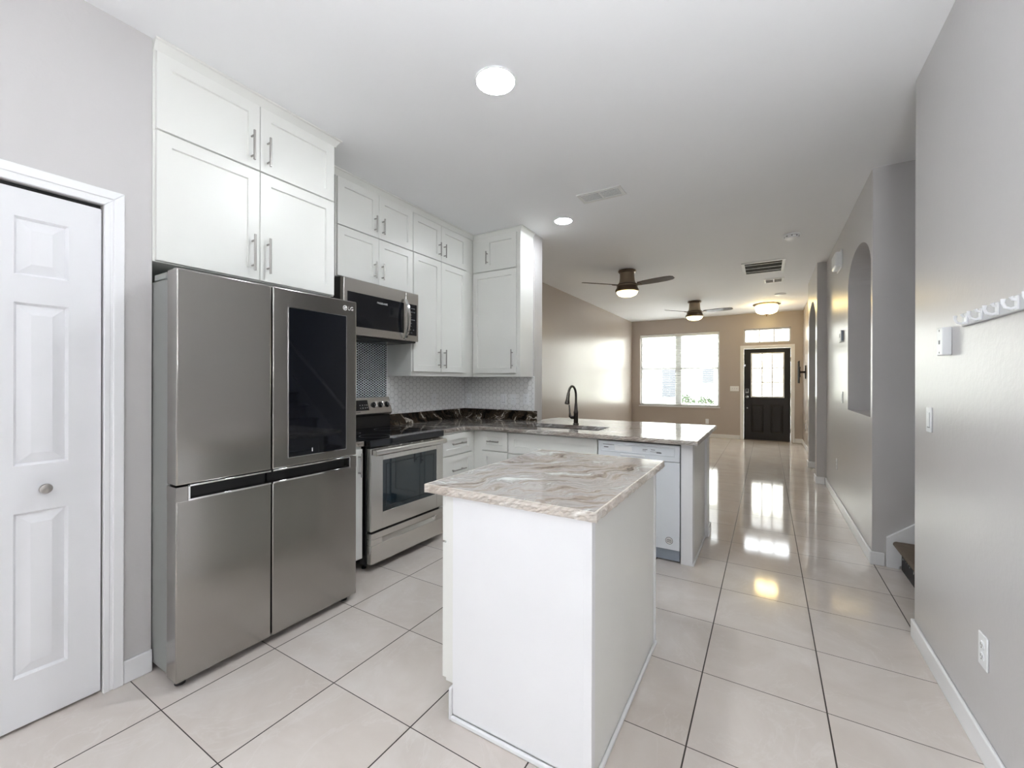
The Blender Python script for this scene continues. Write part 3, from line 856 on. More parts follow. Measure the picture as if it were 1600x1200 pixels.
# ------------------------------------------------------------------ refrigerator
FX = -2.10
rf = thing('refrigerator', 'tall stainless steel refrigerator with a black glass door panel', 'refrigerator', (-2.5, 1.23, 0))
MB().box(-2.93, -2.207, .792, 1.676, .035, 1.742).build('body', 'fridge_side', rf, bevel=.004)
MB().box(-2.207, -2.19, .80, 1.662, .04, 1.735).build('door_gasket', 'black_matte', rf)
FS = 1.1785
for nm, a0, a1 in (('left', .7815, FS - .003), ('right', FS + .003, 1.6815)):
    if nm == 'left':
        MB().box(-2.19, FX, a0, a1, .861, 1.772).build('upper_door', 'steel', rf, bevel=.006, seg=3)
    else:
        D = MB().box(-2.19, FX, a0, a1, .861, 1.772).build('upper_door', 'steel', rf, bevel=.006, seg=3)
        MB().box(FX - .004, FX + .0012, 1.263, 1.607, .908, 1.677).build('glass_panel', 'black_glass', D, bevel=.001)
        mb = MB()
        for q in ((1.2595, 1.263, .9045, 1.6805), (1.607, 1.6105, .9045, 1.6805), (1.263, 1.607, .9045, .908), (1.263, 1.607, 1.677, 1.6805)): mb.box(FX - .003, FX + .0022, *q)
        mb.build('panel_trim', 'chrome', D)
        MB().box(FX + .0012, FX + .0018, 1.393, 1.397, .922, .942).build('touch_mark', 'print_white', D)
        # round emblem with letters
        em = MB(); cy, cz, rr = 1.600, 1.726, .0145
        mk = lambda r0, r1, a0_, a1_, n=22: em.add([(FX + .0009, cy + r * math.cos(a), cz + r * math.sin(a)) for i in range(n + 1) for a in [a0_ + (a1_ - a0_) * i / n] for r in (r0, r1)], [(2 * i, 2 * i + 1, 2 * i + 3, 2 * i + 2) for i in range(n)])
        mk(.0001, rr, 0, 2 * PI, 28)
        em.mat(1); em_x = .0013
        em.add([(FX + em_x, cy + r * math.cos(a), cz + r * math.sin(a)) for i in range(19) for a in [PI * .38 + (PI * 1.62) * i / 18] for r in (.0075, .0112)], [(2 * i, 2 * i + 1, 2 * i + 3, 2 * i + 2) for i in range(18)])
        for q in ((cy - .001, cy + .001, cz - .005, cz + .006), (cy - .001, cy + .004, cz - .006, cz - .004), (cy + .002, cy + .0115, cz - .001, cz + .001)): em.box(FX + .001, FX + em_x, *q)
        em.lathe([(.0016, 0), (.0016, .0003)], (FX + .0011, cy - .005, cz + .004), 10, (1, 0, 0))
        em.build('emblem', ['print_white', 'black_matte'], D, smooth=False)
        text_mesh('LG', .030, lambda x, y: (FX + .001, 1.639 + x, 1.7255 + y), 'logo_letters', 'print_white', D)
    # lower door with pocket handle
    if nm == 'left': p0, p1 = a0 + .047, a1 - .006
    else: p0, p1 = a0 + .006, a1 - .047
    mb = MB(); mb.box(-2.19, FX, a0, a1, .036, .796)
    D = mb.build('lower_door', 'steel', rf, bevel=.005, seg=2)
    mb = MB()
    q0, q1 = (a0, p0) if nm == 'left' else (p1, a1)
    mb.box(-2.19, FX - .0005, q0 + .0005, q1, .790, .8535); mb.build('handle_stile', 'steel', D)
    mb = MB(); mb.box(-2.189, -2.155, p0 - .002, p1 + .004, .794, .857); mb.build('handle_pocket', 'black_matte', D)
    mb = MB(); mb.box(FX - .012, FX + .004, p0 - .004, p1 + .004, .790, .799); s0 = p0 - .004 if nm == 'left' else p1 - .004
    mb.box(FX - .012, FX + .004, s0, s0 + .008, .799, .8585); mb.box(FX - .012, FX + .004, p0 - .004, p1 + .004, .851, .8585)
    mb.build('handle_trim', 'chrome', D, bevel=.0015)
for y in (.80, 1.66):
    mb = MB(); mb.box(-2.33, -2.215, y - .014 if y < 1 else y - .035, y + .035 if y < 1 else y + .014, 1.742, 1.768); mb.cyl((-2.17, y + (.012 if y < 1 else -.012), 1.772), (-2.17, y + (.012 if y < 1 else -.012), 1.784), .016, 14)
    mb.box(-2.225, -2.165, y if y < 1 else y - .024, y + .024 if y < 1 else y, 1.7725, 1.780)
    mb.build('hinge_cover', 'fridge_side', rf, bevel=.003)
for y in (.82, 1.64):
    for x in (-2.16, -2.85): MB().lathe([(.020, 0), (.020, .012), (.008, .014), (.008, .036)], (x, y, 0), 14).build('foot', 'black_matte', rf)
MB().box(-2.195, -2.18, .80, 1.66, .012, .034).build('toe_grille', 'black_matte', rf)

# ------------------------------------------------------------------ range
rg = thing('range', 'freestanding stainless electric range with a black glass top', 'oven range', (-2.6, 2.32, 0))
R0, R1, RX = 1.947, 2.697, -2.288
MB().box(-2.96, -2.335, R0, R1, .045, .846).build('body', 'black', rg)
MB().box(-2.93, -2.285, R0 - .004, R1 + .004, .848, .899).build('cooktop', 'black_glass', rg, bevel=.007, seg=3)
for (cx, cy, r) in ((-2.47, 2.14, .11), (-2.47, 2.51, .085), (-2.74, 2.14, .075), (-2.74, 2.51, .11)):
    n = 36; mb = MB()
    mb.add([(cx + q * math.cos(2 * PI * i / n), cy + q * math.sin(2 * PI * i / n), .8994) for i in range(n) for q in (r, r - .003)], [(2 * i, 2 * i + 1, (2 * i + 3) % (2 * n), (2 * i + 2) % (2 * n)) for i in range(n)])
    mb.build('burner_ring', 'print', rg, smooth=False)
D = None
mb = MB(); w0, w1, wz0, wz1 = 2.055, 2.613, .392, .752
for q in ((R0 + .006, w0, .278, .842), (w1, R1 - .006, .278, .842), (w0, w1, .278, wz0), (w0, w1, wz1, .842)): mb.box(-2.335, RX, *q)
D = mb.build('oven_door', 'steel_h', rg, bevel=.002)
MB().box(-2.333, RX - .003, w0, w1, wz0, wz1).build('window', 'oven_glass', D)
mb = MB()
for q in ((w0 + .03, w0 + .034, wz0 + .03, wz1 - .03), (w1 - .034, w1 - .03, wz0 + .03, wz1 - .03), (w0 + .034, w1 - .034, wz0 + .03, wz0 + .033), (w0 + .034, w1 - .034, wz1 - .033, wz1 - .03)): mb.box(RX - .0028, RX - .0022, *q)
mb.build('window_border', 'black_matte', D)
mb = MB(); n = 14
for i in range(n + 1):
    pass
prof = [(-.004, .797), (.026, .795), (.036, .803), (.038, .815), (.036, .827), (.026, .835), (-.004, .833)]
mb.prism([(a, b) for a, b in prof], lambda a, b, t: (RX + a + .012 * math.sin(PI * .5), t, b), R0 + .012, R1 - .012)
mb.build('handle', 'steel_h', D, bevel=.002)
mb = MB()
for k in range(6):
    y = R0 + .07 + k * .11; mb.box(RX - .001, RX + .0012, y, y + .085, .8365, .8405); mb.box(RX - .001, RX + .0012, y, y + .095, .785, .790)
mb.build('vent_slots', 'gap', D)
mb = MB(); z0, z1 = .055, .262
mb.box(-2.335, RX, R0 + .006, R1 - .006, .055, .182); mb.box(-2.335, RX, R0 + .006, R1 - .006, .222, .262); mb.box(-2.335, RX, R0 + .006, 2.05, .182, .222); mb.box(-2.335, RX, 2.60, R1 - .006, .182, .222)
mb.add([(RX - .028, 2.05, .222), (RX - .028, 2.60, .222), (RX - .001, 2.60, .182), (RX - .001, 2.05, .182), (RX - .034, 2.60, .222), (RX - .034, 2.05, .222), (RX - .034, 2.05, .182), (RX - .034, 2.60, .182)], [(0, 1, 2, 3), (0, 5, 4, 1), (5, 6, 7, 4), (6, 3, 2, 7), (0, 3, 6, 5), (1, 4, 7, 2)])
mb.build('storage_drawer', 'steel_h', rg, bevel=.002)
for y in (R0 + .04, R1 - .04):
    for x in (-2.40, -2.90): MB().lathe([(.016, 0), (.016, .01), (.008, .012), (.008, .046)], (x, y, 0), 12).build('foot', 'black_matte', rg)
# control panel at the back
bg_ = MB(); bp = [(-2.962, .899), (-2.90, .899), (-2.905, .995), (-2.888, 1.018), (-2.888, 1.035), (-2.925, 1.162), (-2.962, 1.168)]
bg_.prism([(-2.962, .899), (-2.902, .899), (-2.908, 1.005), (-2.962, 1.005)], lambda a, b, t: (a, t, b), R0 + .006, R1 - .006)
bg_.build('backguard', 'black', rg, bevel=.003)
mb = MB(); mb.prism([(-2.962, 1.006), (-2.905, 1.006), (-2.885, 1.022), (-2.885, 1.036), (-2.924, 1.160), (-2.962, 1.166)], lambda a, b, t: (a, t, b), R0, R1)
cp = mb.build('control_panel', 'steel_h', rg, bevel=.004)
nv = Vector((1, 0, .313)).normalized(); o0 = Vector((-2.885, 0, 1.036)); up = Vector((-.039, 0, .124)).normalized()
pc = lambda y, h, off: o0 + up * h + nv * off + Vector((0, y, 0))
mb = MB(); mb.add([pc(2.20, .018, .001), pc(2.445, .018, .001), pc(2.445, .108, .001), pc(2.20, .108, .001), pc(2.20, .018, -.004), pc(2.445, .018, -.004), pc(2.445, .108, -.004), pc(2.20, .108, -.004)], [(0, 1, 2, 3), (4, 7, 6, 5), (0, 4, 5, 1), (1, 5, 6, 2), (2, 6, 7, 3), (3, 7, 4, 0)])
mb.build('display', 'black_glass', cp, smooth=False)
mb = MB()
for y in (2.36, 2.385, 2.41, 2.43, 2.30, 2.26):
    for h in (.04, .065): MB().lathe([(.0032, 0), (.0032, .0006)], pc(y, h, .0008), 8, nv).build('display_mark', 'print_white', cp)
text_mesh('FRIGIDAIRE', .013, lambda x, y: tuple(pc(2.32 + x, .006 + y, .0012)), 'brand_lettering', 'print', cp)
for y in (2.505, 2.578, 2.650, 2.065, 1.995):
    kb = MB(); c = pc(y, .062, 0)
    kb.lathe([(.026, 0), (.026, .006), (.022, .008), (.020, .024), (.017, .027)], c, 24, nv)
    kb.mat(1); f = lambda y_, h_, n_: c + up * h_ + nv * n_ + Vector((0, y_, 0))
    kb.add([f(a, b, q) for a in (-.0075, .0075) for b in (-.022, .022) for q in (.020, .040)], [(0, 1, 3, 2), (4, 6, 7, 5), (0, 4, 5, 1), (2, 3, 7, 6), (0, 2, 6, 4), (1, 5, 7, 3)])
    kb.build('knob', ['black', 'chrome'], cp, bevel=.001)

# ------------------------------------------------------------------ microwave
mw = thing('microwave', 'stainless over the range microwave with a bowed handle', 'microwave', (-2.78, 2.33, 1.635))
m0, m1, MX, mz0, mz1 = 1.952, 2.705, -2.578, 1.64, 2.052
MB().box(-2.97, -2.622, m0 + .002, m1 - .002, mz0 + .004, mz1).build('body', 'black_matte', mw)
D = MB().box(-2.62, MX, m0, 2.556, mz0, mz1 - .004).build('oven_door', 'steel_h', mw, bevel=.004)
MB().box(MX - .004, MX + .0015, m0 + .032, 2.535, 1.700, 1.950).build('glass', 'black_glass', D, bevel=.001)
text_mesh('FRIGIDAIRE', .020, lambda x, y: (MX + .0022, 2.305 + x * 1.05, 1.905 + y), 'brand_lettering', 'print_white', D)
hp = [(MX, 2.537, 1.985), (MX + .022, 2.537, 1.975), (MX + .048, 2.537, 1.925), (MX + .060, 2.537, 1.86), (MX + .062, 2.537, 1.81), (MX + .058, 2.537, 1.76), (MX + .044, 2.537, 1.70), (MX + .02, 2.537, 1.658), (MX, 2.537, 1.65)]
mb = MB(); n = len(hp); vs = []
for x, y, z in hp: vs += [(x - .006, y - .013, z), (x + .006, y - .009, z), (x + .006, y + .009, z), (x - .006, y + .013, z)]
mb.add(vs, [(4 * i + j, 4 * i + (j + 1) % 4, 4 * i + 4 + (j + 1) % 4, 4 * i + 4 + j) for i in range(n - 1) for j in range(4)] + [(0, 1, 2, 3), (4 * n - 4, 4 * n - 3, 4 * n - 2, 4 * n - 1)])
mb.build('handle', 'chrome', D)
cpn = MB().box(-2.62, MX, 2.559, m1, mz0, mz1 - .004).build('control_panel', 'steel_h', mw, bevel=.004)
MB().box(MX - .003, MX + .0015, 2.58, 2.683, 1.688, 1.952).build('keypad', 'black_glass', cpn, bevel=.001)
mb = MB()
for z, ws in ((1.915, (2.60, 2.66)), (1.885, (2.61, 2.632)), (1.885, (2.64, 2.662)), (1.86, (2.61, 2.622)), (1.84, (2.61, 2.622)), (1.82, (2.61, 2.66)), (1.79, (2.61, 2.622)), (1.765, (2.61, 2.622)), (1.735, (2.635, 2.652)), (1.735, (2.605, 2.615)), (1.71, (2.61, 2.63))): MB().box(MX + .0016, MX + .002, ws[0], ws[1], z - .003, z + .003).build('keypad_mark', 'print', cpn, smooth=False)
MB().box(-2.95, -2.60, m0 + .01, m1 - .01, mz0 - .012, mz0 + .003).build('vent_base', 'black_matte', mw, bevel=.003)
for y in (2.02, 2.44): MB().box(-2.88, -2.70, y, y + .2, mz0 - .0145, mz0 - .0125).build('grease_filter', 'steel', mw)

# ------------------------------------------------------------------ dishwasher
dw = thing('dishwasher', 'white dishwasher built into the peninsula', 'dishwasher', (-.83, 3.5, 0))
d0, d1, DY = -1.133, -.531, 3.188
MB().box(d0 + .004, d1 - .004, DY + .03, 3.80, .03, .842).build('body', 'grey_pl', dw)
D = MB().box(d0, d1, DY, DY + .028, .094, .722).build('door', 'white_app', dw, bevel=.004)
st = MB(); c = Vector((-.602, DY, .158))
st.lathe([(.026, 0), (.026, .0006)], c, 28, (0, -1, 0)); st.mat(1); st.lathe([(.0225, 0), (.0225, .0009)], c, 28, (0, -1, 0)); st.mat(0)
for k, (hw, z) in enumerate(((.013, .010), (.018, .004), (.0185, -.003), (.016, -.010))): st.box(c.x - hw, c.x + hw, DY - .0013, DY - .0008, c.z + z - .0016, c.z + z + .0016)
st.build('round_sticker', ['print', 'print_white'], D, smooth=False)
cp = MB().box(d0, d1, DY - .004, DY + .028, .726, .845).build('control_panel', 'white_app', dw, bevel=.004)
mb = MB(); P = face('-y')(DY - .004)
rim = lambda i: [(d0 + .022 + i, .762 + i), (d1 - .030 - i, .762 + i), (d1 - .030 - i, .828 - i), (d0 + .022 + i, .828 - i)]
vs = [P(a, z, t) for q, t in ((rim(0), 0), (rim(.004), -.004), (rim(.007), -.004), (rim(.010), -.0012)) for a, z in q]
mb.add(vs, [(4 * i + j, 4 * i + (j + 1) % 4, 4 * i + 4 + (j + 1) % 4, 4 * i + 4 + j) for i in range(3) for j in range(4)] + [(12, 13, 14, 15), (0, 1, 2, 3)]); mb.build('button_bezel', 'white_app', cp)
mb = MB(); y0 = DY - .0062
for x0, x1, z, h in ((-1.092, -1.005, .8165, .0022), (-1.085, -1.05, .797, .004), (-.79, -.755, .800, .002), (-.79, -.765, .79, .0015), (-.73, -.70, .802, .002), (-.735, -.66, .788, .0012), (-.69, -.655, .783, .004)): MB().box(x0, x1, y0, y0 + .0015, z - h, z + h).build('button_mark', 'print', cp, smooth=False)
MB().box(-1.0, -.87, y0, y0 + .0018, .776, .812).build('button_cover', 'white_pl', cp, smooth=False)
MB().box(-.955, -.775, DY - .010, DY - .0045, .742, .755).build('latch_handle', 'white_pl', cp, bevel=.003)
MB().box(d0 + .004, d1 - .004, DY + .022, DY + .034, .012, .091).build('toe_panel', 'grey_pl', dw)
MB().box(d0 - .004, d1 + .002, DY + .008, DY + .028, .846, .858).build('seal_strip', 'black_matte', dw)

# ------------------------------------------------------------------ wall plates
def plate(name, label, d, f, a, z, kind, group='wall plates', w_=.07, h_=.115, mat='white_pl'):
    P = face(d)(f)
    t = thing(name, label, {'o': 'outlet', 'r': 'light switch', 't': 'light switch', '3': 'light switch'}[kind], P(a, z - h_ / 2, 0), group)
    fn = lambda x, y, q: P(x, y, q)
    MB().prism([(a - w_ / 2, z - h_ / 2), (a + w_ / 2, z - h_ / 2), (a + w_ / 2, z + h_ / 2), (a - w_ / 2, z + h_ / 2)], fn, -.006, 0).build('cover_plate', mat, t, bevel=.003)
    if kind == 'o':
        for s in (-1, 1):
            zc = z + s * .0195
            mb = MB(); mb.prism([(a + .0165 * math.cos(k * PI / 8), zc + .0145 * math.sin(k * PI / 8)) for k in range(16)], fn, -.0085, -.0058)
            mb.mat(1)
            for da in (-.0065, .0065): mb.prism([(a + da - .0011, zc - .002), (a + da + .0011, zc - .002), (a + da + .0011, zc + .0065), (a + da - .0011, zc + .0065)], fn, -.0088, -.008)
            mb.prism([(a + .0025 * math.cos(k * PI / 4), zc - .008 + .0025 * math.sin(k * PI / 4)) for k in range(8)], fn, -.0088, -.008)
            mb.build('socket', [mat, 'gap'], t, smooth=False)
    elif kind == 'r':
        MB().prism([(a - .0165, z - .033), (a + .0165, z - .033), (a + .0165, z + .033), (a - .0165, z + .033)], fn, -.009, -.0055).build('rocker', mat, t, bevel=.002)
        mb = MB()
        for q in ((a - .0185, a - .0168, z - .035, z + .035), (a + .0168, a + .0185, z - .035, z + .035), (a - .0185, a + .0185, z - .0365, z - .0335)): mb.prism([(q[0], q[2]), (q[1], q[2]), (q[1], q[3]), (q[0], q[3])], fn, -.0063, -.0058)
        mb.build('rocker_gap', 'print', t, smooth=False)
    else:
        for da in ((0,) if kind == 't' else (-.046, 0, .046)):
            mb = MB(); mb.prism([(a + da - .005, z - .010), (a + da + .005, z - .010), (a + da + .004, z + .012), (a + da - .004, z + .012)], fn, -.015, -.005); mb.build('toggle', mat, t, bevel=.001)
            mb = MB(); mb.prism([(a + da - .0062, z - .0125), (a + da + .0062, z - .0125), (a + da + .0062, z + .0145), (a + da - .0062, z + .0145)], fn, -.0064, -.0058); mb.build('toggle_slot', 'print', t, smooth=False)
    return t


TB = XW + .009
plate('wall_outlet', 'white outlet on the hexagon tile between the range and the inner corner', '+x', TB, 3.347, 1.113, 'o')
plate('wall_switch', 'white toggle switch on the tiled stub wall closest to the inner corner', '-y', 3.861, -2.90, 1.105, 't')
plate('wall_switch', 'white wide rocker switch on the tiled stub wall beside a toggle', '-y', 3.861, -2.435, 1.11, 'r')
plate('wall_switch', 'white toggle switch on the tiled stub wall between the rocker and the outlet', '-y', 3.861, -2.314, 1.11, 't')
plate('wall_outlet', 'white outlet at the free end of the tiled stub wall', '-y', 3.861, -2.158, 1.115, 'o')
plate('wall_switch', 'white rocker switch on the grey wall below the hook rail', '-x', XR, 2.672, 1.128, 'r')
plate('wall_outlet', 'white outlet low on the grey wall above the long baseboard', '-x', XR, 2.095, .372, 'o')
plate('wall_switch', 'white rocker switch on the hall wall below the thermostat', '-x', XR, 5.33, 1.15, 'r')
plate('wall_outlet', 'white outlet low on the hall wall beyond the arched niche', '-x', XR, 5.70, .42, 'o')
plate('wall_switch', 'white triple switch plate between the big window and the front door', '-y', YB, -.64, 1.15, '3', w_=.18)
plate('wall_outlet', 'white outlet low on the front wall under the big window', '-y', YB, -1.21, .375, 'o')
plate('wall_outlet', 'white outlet low on the entry wall beside the front door', '-x', .65, 10.05, .42, 'o')

# hook rail
hr = thing('hook_rail', 'white rail of coat hooks mounted on the grey wall', 'coat rack', (XR, 1.75, 1.50))
MB().box(XR - .012, XR, 1.25, 2.262, 1.512, 1.562).build('rail', 'rail', hr, bevel=.003)
for k in range(8):
    y = 2.215 - k * .125
    mb = MB(); mb.box(XR - .016, XR - .0125, y - .010, y + .010, 1.517, 1.557)
    mb.tube([(XR - .014, y, 1.524), (XR - .026, y, 1.519), (XR - .038, y, 1.525), (XR - .043, y, 1.538), (XR - .042, y, 1.550)], [.0045, .0045, .0045, .0045, .006], 10)
    mb.tube([(XR - .014, y, 1.545), (XR - .022, y, 1.547), (XR - .026, y, 1.556)], [.004, .004, .005], 10)
    mb.build('hook', 'white_pl', hr)
# chime box
cb = thing('door_chime_box', 'small white plastic box with screw holes on the grey wall below the hook rail end', 'wall box', (XR, 2.44, 1.41))
MB().box(XR - .03, XR, 2.40, 2.468, 1.413, 1.528).build('housing', 'white_pl', cb, bevel=.004)
mb = MB()
for z in (1.425, 1.516): mb.lathe([(.004, 0), (.004, .0008)], (XR - .03, 2.435, z), 10, (-1, 0, 0))
mb.box(XR - .0308, XR - .0299, 2.428, 2.442, 1.46, 1.476); mb.build('screw_holes', 'print', cb, smooth=False)
# hall devices
hb = thing('chime_speaker_box', 'white curved plastic box high on the hall wall near the ceiling', 'wall box', (XR, 5.48, 2.47))
MB().prism([(5.36, 2.475), (5.64, 2.475), (5.64, 2.625), (5.36, 2.625)], lambda a, b, t: (t, a, b), XR - .06, XR).build('housing', 'white_pl', hb, bevel=.02, seg=4)
MB().box(XR - .012, XR - .0005, 5.345, 5.655, 2.46, 2.64).build('back_plate', 'white_pl', hb, bevel=.004)
th_ = thing('thermostat', 'small white thermostat with a dark side on the hall wall', 'thermostat', (XR, 5.36, 1.70))
MB().box(XR - .02, XR, 5.29, 5.43, 1.705, 1.82).build('housing', 'white_pl', th_, bevel=.004)
MB().box(XR - .0206, XR - .0195, 5.34, 5.40, 1.75, 1.79).build('screen', 'print', th_)
MB().box(XR - .016, XR - .001, 5.272, 5.2895, 1.715, 1.81).build('cover_edge', 'grey_pl', th_)
# television bracket
tv = thing('television_bracket', 'black articulated television wall bracket beside the front door', 'tv mount', (.65, 10.1, 1.28))
MB().box(.632, .65, 10.06, 10.14, 1.37, 1.63).build('wall_plate', 'black_matte', tv, bevel=.003)
MB().tube([(.632, 10.10, 1.5), (.585, 10.06, 1.5), (.555, 10.10, 1.5)], .022, 10).build('arm', 'black_matte', tv)
mb = MB(); mb.box(.545, .557, 9.95, 10.25, 1.565, 1.60); mb.box(.545, .557, 9.95, 10.25, 1.40, 1.435); mb.box(.543, .558, 10.05, 10.15, 1.40, 1.60); mb.build('crossbar', 'black_matte', tv)
for y in (9.965, 10.235): MB().box(.523, .543, y - .014, y + .014, 1.28, 1.72).build('rail', 'black_matte', tv, bevel=.003)

# ------------------------------------------------------------------ ceiling fittings
def can_light(x, y, r, label):
    t = thing('recessed_light', label, 'ceiling light', (x, y, CE), 'recessed ceiling lights')
    MB().lathe([(r * .9, -.001), (r * 1.0, -.001), (r * 1.03, -.004), (r * 1.0, -.008), (r * .93, -.008), (r * .9, -.004)], (x, y, CE), 40).build('trim_ring', 'trim', t)
    MB().lathe([(.001, -.0095), (r * .6, -.0095), (r * .9, -.0075), (r * .9, -.0045), (.001, -.0045)], (x, y, CE), 40).build('lens', 'can', t)


can_light(-1.19, 1.802, .105, 'large bright round light in the ceiling close to the island')
can_light(-1.667, 3.70, .086, 'smaller bright round light in the ceiling over the sink')


def vent(name, label, x0, x1, y0, y1, rows, along='x', banks=1, fr=.028, cat='air vent', tilt=.004):
    t = thing(name, label, cat, ((x0 + x1) / 2, (y0 + y1) / 2, CE), 'ceiling air vents')
    mb = MB()
    for q in ((x0, x0 + fr, y0, y1), (x1 - fr, x1, y0, y1), (x0 + fr, x1 - fr, y0, y0 + fr), (x0 + fr, x1 - fr, y1 - fr, y1)): mb.box(*q, CE - .009, CE)
    for b in range(1, banks):
        xm = x0 + fr + (x1 - x0 - 2 * fr) * b / banks; mb.box(xm - .008, xm + .008, y0 + fr, y1 - fr, CE - .008, CE - .001)
    mb.build('frame', 'vent', t, bevel=.002)
    MB().box(x0 + fr, x1 - fr, y0 + fr, y1 - fr, CE - .0022, CE - .0002).build('duct_opening', 'vent_dark', t, smooth=False)
    mb = MB(); yy0, yy1 = y0 + fr, y1 - fr
    for k in range(rows):
        y = yy0 + (yy1 - yy0) * (k + .5) / rows
        mb.add([(x0 + fr, y - tilt, CE - .009), (x1 - fr, y - tilt, CE - .009), (x1 - fr, y + tilt, CE - .003), (x0 + fr, y + tilt, CE - .003), (x0 + fr, y - tilt, CE - .0075), (x1 - fr, y - tilt, CE - .0075), (x1 - fr, y + tilt, CE - .0024), (x0 + fr, y + tilt, CE - .0024)],
               [(0, 1, 2, 3), (4, 7, 6, 5), (0, 4, 5, 1), (1, 5, 6, 2), (2, 6, 7, 3), (3, 7, 4, 0)])
    mb.build('louvers', 'vent', t, smooth=False)
    return t


vent('ceiling_vent', 'white two bank louvered vent in the ceiling over the peninsula', -1.35, -.985, 3.25, 3.435, 6, banks=2, tilt=-.0013)
vent('return_grille', 'large white return air grille with dark slots in the hall ceiling', -.293, .195, 6.24, 6.90, 3, fr=.035, tilt=.02)
vent('ceiling_vent', 'small white vent in the hall ceiling just past the return grille', -.05, .21, 7.35, 7.62, 4, banks=2, tilt=-.004)
vent('ceiling_vent', 'small white vent in the entry ceiling next to the flush lamp', -.05, .22, 9.50, 9.72, 4, banks=2, tilt=-.004)
lx, ly, lz = .41, -.14, 1.40  # bowl lamp added out of view, thrown upward to brighten the ceiling
pn = thing('added_fill_lamp', 'upturned white bowl lamp added out of view beside the viewer to brighten the ceiling', 'added fill lamp', (lx, ly, 0))
MB().lathe([(.14, 0), (.14, .012), (.05, .024), (.014, .03)], (lx, ly, 0), 32).build('base', 'nickel', pn)
MB().cyl((lx, ly, .025), (lx, ly, lz - .125), .012, 14).build('pole', 'nickel', pn)
MB().lathe([(.001, -.13), (.02, -.13), (.10, -.105), (.165, -.05), (.19, 0), (.184, 0), (.158, -.045), (.095, -.098), (.015, -.12), (.001, -.12)], (lx, ly, lz), 40).build('bowl', 'white_pl', pn)
MB().lathe([(.001, -.008), (.14, -.008), (.14, -.02), (.001, -.02)], (lx, ly, lz), 32).build('lamp', 'uplight', pn)
sd = thing('smoke_detector', 'round white smoke detector on the ceiling above the hall', 'smoke detector', (.215, 5.28, CE))
MB().lathe([(.075, 0), (.075, -.010), (.062, -.012), (.060, -.028), (.050, -.036), (.001, -.037)], (.215, 5.28, CE), 32).build('housing', 'white_pl', sd)
mb = MB()
for k in range(8):
    a = 2 * PI * k / 8; mb.box(.215 + .0605 * math.cos(a) - .006, .215 + .0605 * math.cos(a) + .006, 5.28 + .0605 * math.sin(a) - .006, 5.28 + .0605 * math.sin(a) + .006, CE - .024, CE - .016)
mb.build('slots', 'print', sd, smooth=False)
s2 = thing('motion_sensor', 'small pale ceiling detector in the entry ceiling before the lamp', 'smoke detector', (.19, 8.69, CE))
MB().lathe([(.085, 0), (.085, -.014), (.06, -.026), (.001, -.027)], (.19, 8.69, CE), 28).build('housing', 'white_pl', s2)


def fan(x, y, a0, label):
    t = thing('ceiling_fan', label, 'ceiling fan', (x, y, CE), 'low profile ceiling fans')
    c = (x, y, CE)
    MB().lathe([(.118, 0), (.122, -.012), (.112, -.030), (.098, -.036)], c, 36).build('canopy', 'bronze', t)
    MB().lathe([(.098, -.036), (.098, -.10), (.104, -.15), (.118, -.182)], c, 36).build('motor_band', 'brown_band', t)
    MB().lathe([(.118, -.182), (.132, -.19), (.136, -.205), (.140, -.24), (.156, -.262), (.160, -.278), (.154, -.292), (.140, -.296)], c, 40).build('motor_housing', 'bronze', t)
    MB().lathe([(.142, -.292), (.139, -.312), (.118, -.338), (.075, -.356), (.001, -.362)], c, 36).build('light_bowl', 'bowl', t)
    MB().lathe([(.137, -.207), (.1425, -.210), (.1425, -.217), (.139, -.220)], c, 36).build('accent_ring', 'brown_band', t)
    for k in range(3):
        A = a0 + k * 2 * PI / 3; u = Vector((math.cos(A), math.sin(A), 0)); v = Vector((-math.sin(A), math.cos(A), 0)); zc = CE - .205
        mb = MB(); out = [(.17, .050), (.25, .062), (.40, .072), (.55, .068), (.63, .055), (.665, .030)]
        pts = [(r, w_) for r, w_ in out] + [(r, -w_ * .9) for r, w_ in reversed(out)]
        pit = math.radians(-12)
        fn = lambda r, w_, tt: (x + u.x * r + v.x * w_ * math.cos(pit), y + u.y * r + v.y * w_ * math.cos(pit), zc + w_ * math.sin(pit) + tt)
        mb.prism(pts, fn, -.004, .004)
        bl = mb.build('blade', 'blade', t, bevel=.002, seg=1)
        mb = MB(); mb.prism([(.125, .026), (.21, .040), (.21, -.036), (.125, -.026)], fn, -.012, -.0045); mb.build('blade_iron', 'bronze', bl, bevel=.002)
    return t


fan(-1.66, 5.82, math.radians(-15), 'bronze ceiling fan past the peninsula, the closer of the two fans')
fan(-1.19, 8.70, math.radians(-10), 'bronze ceiling fan in front of the big window, the farther of the two fans')
fl = thing('flush_lamp', 'warm glowing ribbed glass flush lamp on the entry ceiling', 'ceiling light', (-.012, 9.70, CE))
c = (-.012, 9.70, CE)
MB().lathe([(.235, 0), (.24, -.012), (.21, -.03), (.18, -.034)], c, 40).build('canopy', 'bronze', fl)
MB().lathe([(.186, -.034), (.192, -.07), (.188, -.12), (.165, -.165), (.11, -.19), (.03, -.198), (.001, -.198)], c, 48, rib=.012).build('glass_shade', 'flush', fl)
MB().lathe([(.045, -.196), (.048, -.206), (.02, -.212), (.012, -.222), (.016, -.235), (.001, -.246)], c, 24).build('finial', 'bronze', fl)

